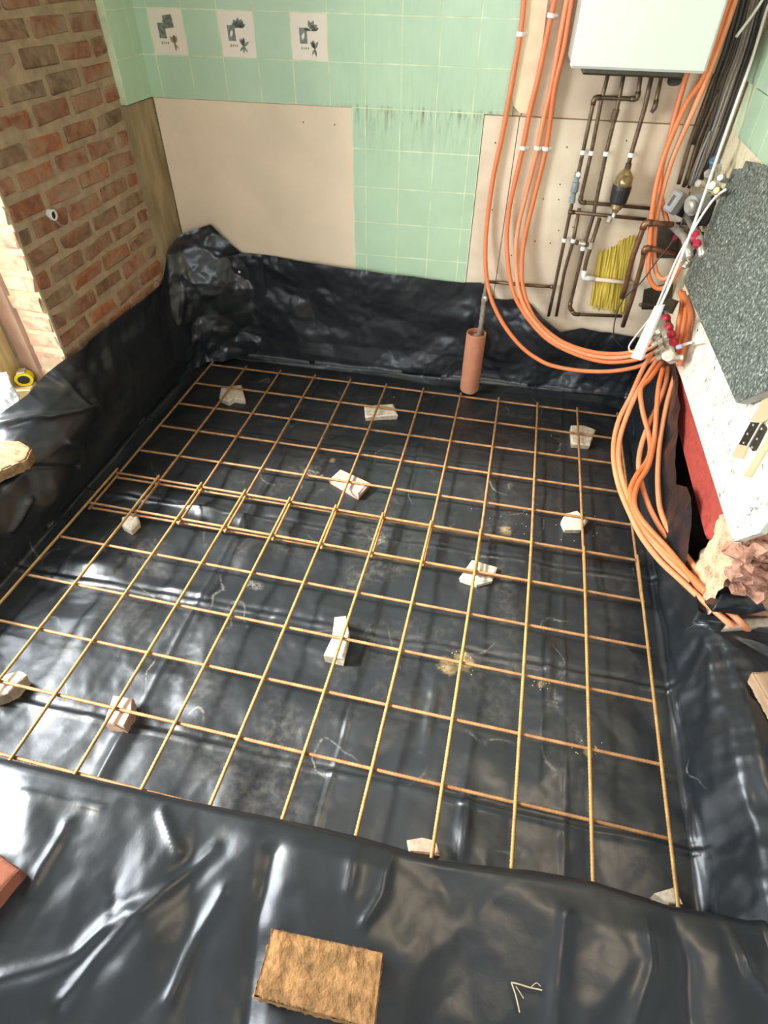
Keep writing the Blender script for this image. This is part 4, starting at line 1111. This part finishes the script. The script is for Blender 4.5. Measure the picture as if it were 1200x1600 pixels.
# thermostat head: a wedge-cut housing with a recessed window
tp = on_right(1055, 316, 2.17)
R = frame((-0.75, -0.55, 0.35), (0.2, 0, 1))
hd = add('thermostat_head', xf(cbox((0.050, 0.085, 0.05), 0.008), R, tp), GREY_P, um)
add('head_window', xf(cbox((0.018, 0.042, 0.006), 0.002), R, tp + R[:, 2] * 0.024), mat('grey_window', (0.12, 0.12, 0.11), 0.3, bmp=0.0), hd)
add('head_body', xf(cbox((0.046, 0.075, 0.05), 0.004), R, tp - R[:, 2] * 0.05), BLACK_P, um)
add('pump_body', lathe([(0.022, 0), (0.036, 0.006), (0.038, 0.05), (0.030, 0.058), (0.028, 0.085)], on_right(1078, 322, 2.19), (0.7, 0.5, 0.1), 20), GREY_P, um)
add('pump_cover', lathe([(0.016, -0.006), (0.024, 0), (0.025, 0.01)], on_right(1076, 324, 2.18), (0.7, 0.5, 0.1), 18), CHROME, um)
add('pump_housing', lump(on_right(1098, 328, 2.255), (0.07, 0.09, 0.11), 77, 8), BLACK_P, um, smooth=True)
for i, (x, y, r_, ax, mm) in enumerate([(1096, 288, .016, (-.6, -.5, .2), CHROME), (1107, 276, .018, (-.3, -.6, .6), CHROME), (1117, 292, .017, (-.6, -.6, .3), CHROME), (1122, 268, .013, (-.3, -.4, .8), CHROME), (1130, 280, .013, (-.6, -.6, .3), CHROME), (1124, 300, .014, (-.6, -.6, .3), BRASS), (1068, 347, .014, (-.6, -.5, .2), CHROME), (1072, 362, .013, (-.6, -.5, .2), CHROME), (1062, 356, .012, (-.6, -.5, .2), CHROME), (1079, 392, .011, (-.4, -.5, -.6), CHROME), (1070, 401, .012, (-.4, -.5, -.6), CHROME), (1075, 410, .012, (-.4, -.5, -.6), CHROME), (1053, 386, .011, (-.6, -.5, -.3), CHROME), (1040, 352, .014, (-.8, -.2, .1), BRASS)]):
    add('union_nut', join(cyl(on_right(x, y, 2.255 - i % 3 * .008), ax, 0.026, r_, 6), cyl(on_right(x, y, 2.255 - i % 3 * .008), [-v for v in ax], 0.03, r_ * .7, 10)), mm, um)
add('blue_cap', lathe([(0.012, 0), (0.018, 0.003), (0.018, 0.03), (0.012, 0.034)], on_right(1117, 259, 2.25), (-0.4, -0.5, 0.7), 12), BLUE_P, um)
for (x, y, r_) in ((1086, 372, .019), (1090, 384, .015), (1056, 374, .013)):
    add('red_cap', lathe([(r_ * .8, 0), (r_, 0.004), (r_, 0.022), (r_ * .6, 0.027)], on_right(x, y, 2.235), (-0.45, -0.6, 0.65), 12), RED_P, um)
add('mount_plate', prism([on_right(x, y, 2.285) for x, y in [(1112, 318), (1128, 308), (1110, 350), (1096, 362), (1092, 352)]], (0.012, 0, 0)), BOARD_L, um)
add('dark_plates', join(prism([on_back(x, y, .045) for x, y in [(1024, 352), (1062, 346), (1060, 402), (1020, 402)]], -WN * 0.012), prism([on_back(x, y, .05) for x, y in [(1006, 452), (1052, 440), (1046, 482), (1002, 482)]], -WN * 0.012)), STEEL_DARK, um)  # dark steel standing for grey plates and the shadow between manifold parts
add('back_plate', prism([on_right(x, y, 2.29) for x, y in [(1048, 340), (1100, 330), (1080, 420), (1040, 400)]], (0.01, 0, 0)), STEEL_DARK, um)

# ------------------------------------------------------------------ cables
def cable(label, pts, r, m, group=None, name='cable'):
    P = smooth_path(pts, 6)
    return tag(add(name, tube(P, r, 8), m, smooth=True), label, 'cable', group)
g_dark = 'dark cables in the corner by the boiler'
dark = [
 ([(1166, -20), (1160, 10), (1142, 75), (1122, 130), (1098, 210), (1068, 292)], .020, .0085, CABLE_D),
 ([(1174, -20), (1167, 10), (1150, 75), (1130, 130), (1106, 210), (1076, 294)], .035, .0065, CABLE_D),
 ([(1182, -20), (1176, 10), (1160, 70), (1139, 130), (1113, 205), (1082, 290)], .050, .0045, CABLE_G),
 ([(1187, -20), (1181, 12), (1165, 72), (1144, 132), (1118, 205), (1088, 286)], .055, .0045, CABLE_G),
 ([(1192, -20), (1186, 12), (1171, 72), (1152, 130), (1126, 205), (1094, 284)], .045, .0080, CABLE_D),
 ([(1202, -20), (1194, 12), (1180, 70), (1160, 130), (1133, 205), (1102, 280)], .050, .0085, CABLE_D),
 ([(1158, -20), (1152, 10), (1135, 72), (1118, 120), (1108, 160), (1084, 226)], .015, .0090, CABLE_D)]
names = ['fat dark cable at the left of the corner bundle right of the boiler', 'dark cable second from the left in the corner bundle', 'thin grey cable, the left one of the grey pair in the corner bundle',
         'thin grey cable, the right one of the grey pair in the corner bundle', 'dark cable just right of the grey pair in the corner bundle', 'dark cable at the right of the corner bundle, next to the green tiles',
         'short fat dark cable at the boiler side of the corner bundle']
for (pts_, off, r, m), lab in zip(dark, names):
    cable(lab, bp([(x, y, off) for x, y in pts_]), r, m, g_dark)
cable('left brown pipe falling right of the orange pipes to the thermostat', bp([(1117, 116, .03), (1081, 215, .035), (1060, 288, .05)]), .008, COPPER, 'brown pipes beside the corner cables', 'conduit')
cable('right brown pipe falling right of the orange pipes to the thermostat', bp([(1124, 140, .025), (1091, 220, .03), (1071, 290, .045)]), .008, COPPER, 'brown pipes beside the corner cables', 'conduit')
cable('short pale grey cable pair below the boiler corner', bp([(1110, 205, .06), (1095, 240, .07), (1078, 290, .09)]), .0045, CABLE_G)
cable('pale stiff cable slanting across the dark corner cables', bp([(1200, -14, .09), (1178, 20, .085), (1150, 58, .08)]), .0055, CABLE_W)
cable('long white cable hanging across the right wall tiles and manifold', [on_right(x, y, X_) for x, y, X_ in [(1212, -20, 2.29), (1199, 12, 2.28), (1175, 92, 2.27), (1148, 168, 2.255), (1120, 248, 2.235), (1096, 318, 2.20), (1070, 388, 2.17), (1046, 446, 2.15), (1028, 486, 2.14)]], .0055, CABLE_W)
cable('white cable coming from behind the grey worktop to the trunking', [on_right(x, y, X_) for x, y, X_ in [(1134, 296, 2.24), (1118, 308, 2.23), (1100, 332, 2.21), (1078, 368, 2.18), (1058, 404, 2.165), (1040, 446, 2.15), (1026, 480, 2.14)]], .0045, CABLE_W)
cable('white cable loop dropping left of the trunking', [on_right(x, y, X_) for x, y, X_ in [(1030, 478, 2.13), (1012, 502, 2.12), (992, 527, 2.11), (983, 541, 2.105), (985, 549, 2.105), (992, 550, 2.11)]], .0038, CABLE_W)
cable('thin black cable looping from the thermostat to the black sheet', [on_back(x, y, o) for x, y, o in [(1078, 300, .16), (1068, 340, .17), (1050, 378, .18), (1027, 407, .19), (1001, 442, .17), (974, 468, .13), (961, 500, .10), (960, 528, .08), (975, 545, .07)]], .0028, CABLE_D)
V = [on_right(x, y, 2.10) for x, y in [(1023, 478), (1036, 476), (1001, 563), (985, 559)]]
tag(add('trunking', prism(V, (0.008, 0.005, 0)), WHITE_P), 'white plastic trunking offcut hanging in front of the lower manifold', 'trunking')

# ------------------------------------------------------------------ grey worktop board and white flaking board on the right
def lean(x, y, x0=2.235, z0=0.70, k=0.10): # plane leaning against the wall: x grows with z
    n = np.array([1.0, 0, -k]); return on_plane(x, y, n, n @ np.array([x0, 0, z0]))
wt = [(1068, 440), (1132, 293), (1147, 264), (1160, 263), (1165, 251), (1230, 268), (1300, 420), (1290, 580), (1200, 609), (1150, 629)]
top = np.array([lean(*q) for q in wt])
nrm = np.array([0.995, 0, -0.0995])
wk = thing('worktop_board', 'dark grey speckled worktop offcut leaning on the right wall', 'worktop', top[9])
add('laminate_face', prism(top, nrm * 0.004), GRANITE, wk)
add('board_core', prism(top + nrm * 0.0045, nrm * 0.028), GREY_EDGE, wk)
pn = [(1046, 545), (1064, 470), (1100, 440), (1290, 560), (1320, 700), (1212, 800), (1186, 833), (1168, 839), (1146, 846), (1128, 795), (1064, 590)]
pane = np.array([on_right(x, y, 2.287) for x, y in pn])
wb = thing('painted_board', 'white board with flaking paint below the grey worktop, sunlit', 'board', pane[8])
add('board_face', prism(pane, (0.018, 0, 0)), WHITE_BOARD, wb)
def strip(px_, name, m, x0=2.281, th=0.006, parent=wb): return add(name, prism([on_right(x, y, x0) for x, y in px_], (th, 0, 0)), m, parent)
strip([(1173, 657), (1196, 614), (1216, 604), (1222, 640), (1190, 661)], 'timber_batten', WOOD_TAN)
strip([(1153, 694), (1168, 697), (1160, 717), (1143, 714)], 'timber_batten', WOOD_TAN)
strip([(1185, 705), (1205, 672), (1212, 690), (1196, 706)], 'timber_batten', WOOD_TAN)
strip([(1184, 707), (1195, 707), (1172, 746), (1161, 744)], 'timber_batten', WOOD_TAN)
hg = strip([(1173, 659), (1189, 661), (1169, 697), (1154, 694)], 'hinge', STEEL_DARK, 2.277, 0.005)
hg['label'] = 'dark butt hinge with six screws'
strip([(1190, 661), (1194, 670), (1176, 705), (1170, 697)], 'hinge_leaf', STEEL_DARK, 2.277, 0.005, hg)
add('hinge_pin', tube([on_right(1190, 660, 2.275), on_right(1169, 697, 2.275)], 0.0035, 8), CHROME, hg)
add('hinge_screws', join(*[lathe([(0.004, 0), (0.003, 0.002)], on_right(x, y, 2.2765), (-1, 0, 0), 8) for x, y in [(1177, 664), (1168, 678), (1162, 692), (1190, 670), (1183, 686), (1175, 699)]]), CHROME, hg)
sk = [(1058, 512), (1094, 505), (1103, 520), (1098, 538), (1085, 545), (1070, 536)]
bk = add('switch_box', prism([on_right(x, y, 2.268) for x, y in [(1084, 505), (1094, 503), (1103, 519), (1098, 536), (1080, 540)]], (0.018, 0, 0)), WHITE_BOARD, wb)
add('screw_hole', lathe([(0.004, 0), (0.004, 0.001)], on_right(1090, 516, 2.2675), (-1, 0, 0), 8), DARK, bk)

# ------------------------------------------------------------------ loose things
# muddy brick on the front of the sheet
c4 = np.array([on_z(x, y, 0.275) for x, y in [(425, 1450), (598, 1488), (584, 1606), (396, 1556)]])
def lumpy_block(corners, z_top, z_bot, seed, amp=0.004, nx_=34, ny_=18):
    """a worn block: subdivided faces with rounded edges and pitted surface"""
    a, b = np.meshgrid(np.linspace(0, 1, nx_), np.linspace(0, 1, ny_), indexing='ij')
    C0, C1, C2, C3 = [np.append(c[:2], 0) for c in corners]
    topg = ((1 - a)[..., None] * (1 - b)[..., None] * C0 + a[..., None] * (1 - b)[..., None] * C1 + a[..., None] * b[..., None] * C2 + (1 - a)[..., None] * b[..., None] * C3)
    e = np.minimum(np.minimum(a, 1 - a) * 20, np.minimum(b, 1 - b) * 10)
    rnd = 0.006 * np.exp(-e * 1.3)
    ns = crumple(topg[..., 0] * 1.0, topg[..., 1], 40, amp, seed, 3) + 0.5 * amp * perlin(topg[..., 0] * 60, topg[..., 1] * 60, seed + 3)
    topg[..., 2] = z_top - rnd + ns
    V = [topg.reshape(-1, 3)]; F = grid_faces(nx_, ny_)
    ring_ = [(i, 0) for i in range(nx_)] + [(nx_ - 1, j) for j in range(1, ny_)] + [(i, ny_ - 1) for i in range(nx_ - 2, -1, -1)] + [(0, j) for j in range(ny_ - 2, 0, -1)]
    idx = [i * ny_ + j for i, j in ring_]
    cen = topg.reshape(-1, 3).mean(0)
    base = len(V[0]); rg = np.random.default_rng(seed); prev = idx
    for k, (t, sc) in enumerate([(0.12, 1.015), (0.4, 1.01), (0.75, 1.01), (1.0, 0.985)]):
        L_ = np.array([topg[i, j] for i, j in ring_])
        L_[:, :2] = (L_[:, :2] - cen[:2]) * sc + cen[:2] + rg.normal(0, amp * .35, (len(L_), 2))
        L_[:, 2] = z_top + (z_bot - z_top) * t
        V.append(L_)
        cur = [base + q for q in range(len(L_))]; base += len(L_)
        m_ = len(cur)
        F += [(prev[q], prev[(q + 1) % m_], cur[(q + 1) % m_], cur[q]) for q in range(m_)]
        prev = cur
    F.append(tuple(prev[::-1]))
    return np.concatenate(V), F
tag(add('loose_brick', lumpy_block(c4, 0.275, 0.206, 7), MUDBRICK, smooth=True), 'mud-caked orange brick weighing down the front of the sheet', 'brick', 'loose bricks on the sheet')
def brick_corners(c, toward, side, L, W, z):
    c, t, s_ = on_z(*c, z), on_z(*toward, z), on_z(*side, z)
    d1 = (t - c)[:2] / np.linalg.norm((t - c)[:2]); d2 = np.array([-d1[1], d1[0]])
    if d2 @ (s_ - c)[:2] < 0: d2 = -d2
    c = c[:2]
    return [np.append(q, z) for q in (c, c + d1 * L, c + d1 * L + d2 * W, c + d2 * W)]
c4 = brick_corners((28, 1358), (0, 1338), (0, 1420), 0.1025, 0.215, 0.272)
tag(add('loose_brick', lumpy_block(c4, 0.272, 0.208, 8, 0.002), REDBRICK, smooth=True), 'red-brown brick cut by the left edge of the picture', 'brick', 'loose bricks on the sheet')
c4 = brick_corners((1178, 1050), (1206, 1098), (1194, 1036), 0.16, 0.1025, 0.255)
tag(add('loose_brick', lumpy_block(c4, 0.255, 0.208, 9, 0.003), mat('tan_brick', (0.46, 0.29, 0.16), 0.9, scale=20, var=0.3, bmp=0.6), smooth=True), 'tan brick cut by the right edge, on the sheet beside the pit', 'brick', 'loose bricks on the sheet')
c4 = [on_z(x, y, 0.335) for x, y in [(-55, 640), (48, 699), (40, 716), (-80, 768)]]
tag(add('timber_offcut', lumpy_block(c4, 0.335, 0.285, 10, 0.004), WOOD_OLD, smooth=True), 'splintered timber offcut lying on the sheet at the left edge', 'timber')
# narrow board at the right beyond the sheet
c4 = [on_z(x, y, 0.215) for x, y in [(1142, 966), (1218, 963), (1222, 977), (1130, 982)]]
tag(add('floor_board', lumpy_block(c4, 0.215, 0.186, 12, 0.0008), CHIP, smooth=False), 'pale board edge showing above the sheet at the right', 'board')
# tape measure on a wood block by the post
bp0 = np.array([-0.39, -0.90, 0.25])
tag(add('timber_block', xf(cbox((0.10, 0.07, 0.105), 0.003), rotz(0.3), (-0.365, -0.925, 0.3035)), WOOD), 'cream timber block under the yellow tape measure', 'timber')
tm = thing('tape_measure', 'small yellow tape measure by the foot of the door post', 'tape measure', (-0.348, -0.905, 0.356))
R = rotz(0.5)
outl = [(0.035 * math.cos(t) * (1 if abs(math.cos(t)) < .99 else 1), 0.03 + 0.03 * math.sin(t)) for t in np.linspace(0, 2 * math.pi, 18, endpoint=False)]
V = np.array([(x, -0.018, max(z, 0.002)) for x, z in outl])
pr = prism(V, (0, 0.036, 0))
add('case', xf(pr, R, (-0.348, -0.905, 0.356)), YELLOW_P, tm)
add('black_grip', xf(prism(np.array([(x * .66, -0.0195, 0.03 + (z - .03) * .6) for x, z in outl]), (0, 0.039, 0)), R, (-0.348, -0.905, 0.356)), BLACK_P, tm)
add('belt_clip', xf(cbox((0.03, 0.04, 0.003), 0.001), R, (-0.348, -0.905, 0.418)), CHROME, tm)
# crumpled white bag at the left edge
a, b = np.meshgrid(np.linspace(0, 1, 40), np.linspace(0, 1, 40), indexing='ij')
q = [on_plane(x, y, (0, 1, 0), -1.02) for x, y in [(-40, 590), (8, 582), (30, 625), (10, 648)]]
Q = (1 - a)[..., None] * (1 - b)[..., None] * q[0] + a[..., None] * (1 - b)[..., None] * q[1] + a[..., None] * b[..., None] * q[2] + (1 - a)[..., None] * b[..., None] * q[3]
Q = Q + np.array([0.3, -0.9, 0.3]) * (crumple(a * .2, b * .2, 18, 0.03, 400, 3) + 0.03 * np.sin(math.pi * a) * np.sin(math.pi * b))[..., None]
Q2 = Q + [0, 0.006, 0]
tag(add('plastic_bag', join((Q.reshape(-1, 3), grid_faces(40, 40)), (Q2.reshape(-1, 3), grid_faces(40, 40))), BAG, smooth=True), 'crumpled white bag at the left edge beside the door post', 'bag')
# bent straw on the front sheet
c = on_z(800, 1535, .218)
tw = [tube(smooth_path([on_z(x, y, .219) for x, y in l], 5), r_, 6) for l, r_ in (([(799, 1535), (812, 1538), (828, 1543), (847, 1547)], .0013), ([(799, 1535), (805, 1552), (809, 1568), (812, 1582)], .0013), ([(806, 1541), (812, 1550), (818, 1560)], .0008), ([(830, 1542), (838, 1536), (845, 1541)], .0008))]
tag(add('straw', join(*tw), STRAW), 'bent piece of dry straw lying on the front sheet', 'straw')
# nails holding the sheet on the back wall
for q, lab in (((374, 425), 'small bright nail head in the black sheet near the back left corner'), ((537, 432), 'small bright nail head in the black sheet under the plain plasterboard')):
    tag(add('fixing_nail', lathe([(0.0015, -0.03), (0.002, -0.002), (0.0065, 0.0), (0.0055, 0.002)], on_back(*q, 0.030), -WN, 10), WHITE_P), lab, 'nail', 'nails in the sheet')
# cut conduit end poking out of the bricks
pc = on_left(83, 336, -0.141)
st = thing('conduit_stub', 'white-rimmed round conduit end in the brick wall', 'conduit', pc)
V, F = lathe([(0.019, -0.02), (0.019, 0.004), (0.014, 0.005), (0.0135, -0.018)], pc, (1, 0, 0), 18)
add('rim', (V, F[:-2]), WHITE_P, st)
add('dark_bore', lathe([(0.0138, -0.012), (0.0138, -0.001)], pc, (1, 0, 0), 16), DARK, st)
add('loose_wire', tube([pc + [0.0, -0.002, -0.012], pc + [0.008, 0.006, -0.035], pc + [0.012, 0.022, -0.044]], 0.003, 6), CABLE_G, st)
# mortar collar around the conduit belongs to the wall
# crumbs of sand and grit on the sheet, too many to count
cr = []
rgc = np.random.default_rng(77)
for (sx, sy, sd, k) in ((1.60, -1.575, .035, 26), (1.86, -1.60, .014, 14), (1.70, -0.92, .08, 20), (2.0, -1.80, .02, 14), (1.98, -0.8, .07, 24), (0.9, -0.9, .5, 30)):
    for _ in range(k):
        x, y = sx + rgc.normal(0, sd), sy + rgc.normal(0, sd)
        i = int(np.clip(np.searchsorted(fx, x), 0, nx - 1)); j = int(np.clip(np.searchsorted(fy, y), 0, ny - 1))
        z_ = P[nl + i, nf + j, 2]
        s_ = rgc.uniform(.0008, .0022)
        cr.append(xf(cbox((s_ * 2, s_ * 1.6, s_ * 1.4), s_ * .5), rotz(rgc.uniform(0, 3)), (x, y, z_ + s_ * .5)))
o = tag(add('sand_grit', join(*cr), mat('dry_sand', (0.50, 0.37, 0.18), 0.95, bmp=0.0)), 'spilled dry sand and grit scattered on the sheet inside the mesh', 'sand')
o['kind'] = 'stuff'

# unseen lamp fitting, added to go with the warm fill light
lp = thing('fill_lamp', 'unseen flat square lamp added as warm fill above the pit', 'lamp', (2.0, -1.5, 2.42))
add('fill_lamp_body', xf(cbox((0.56, 0.56, 0.06), 0.01), None, (2.0, -1.5, 2.47)), WHITE_P, lp)
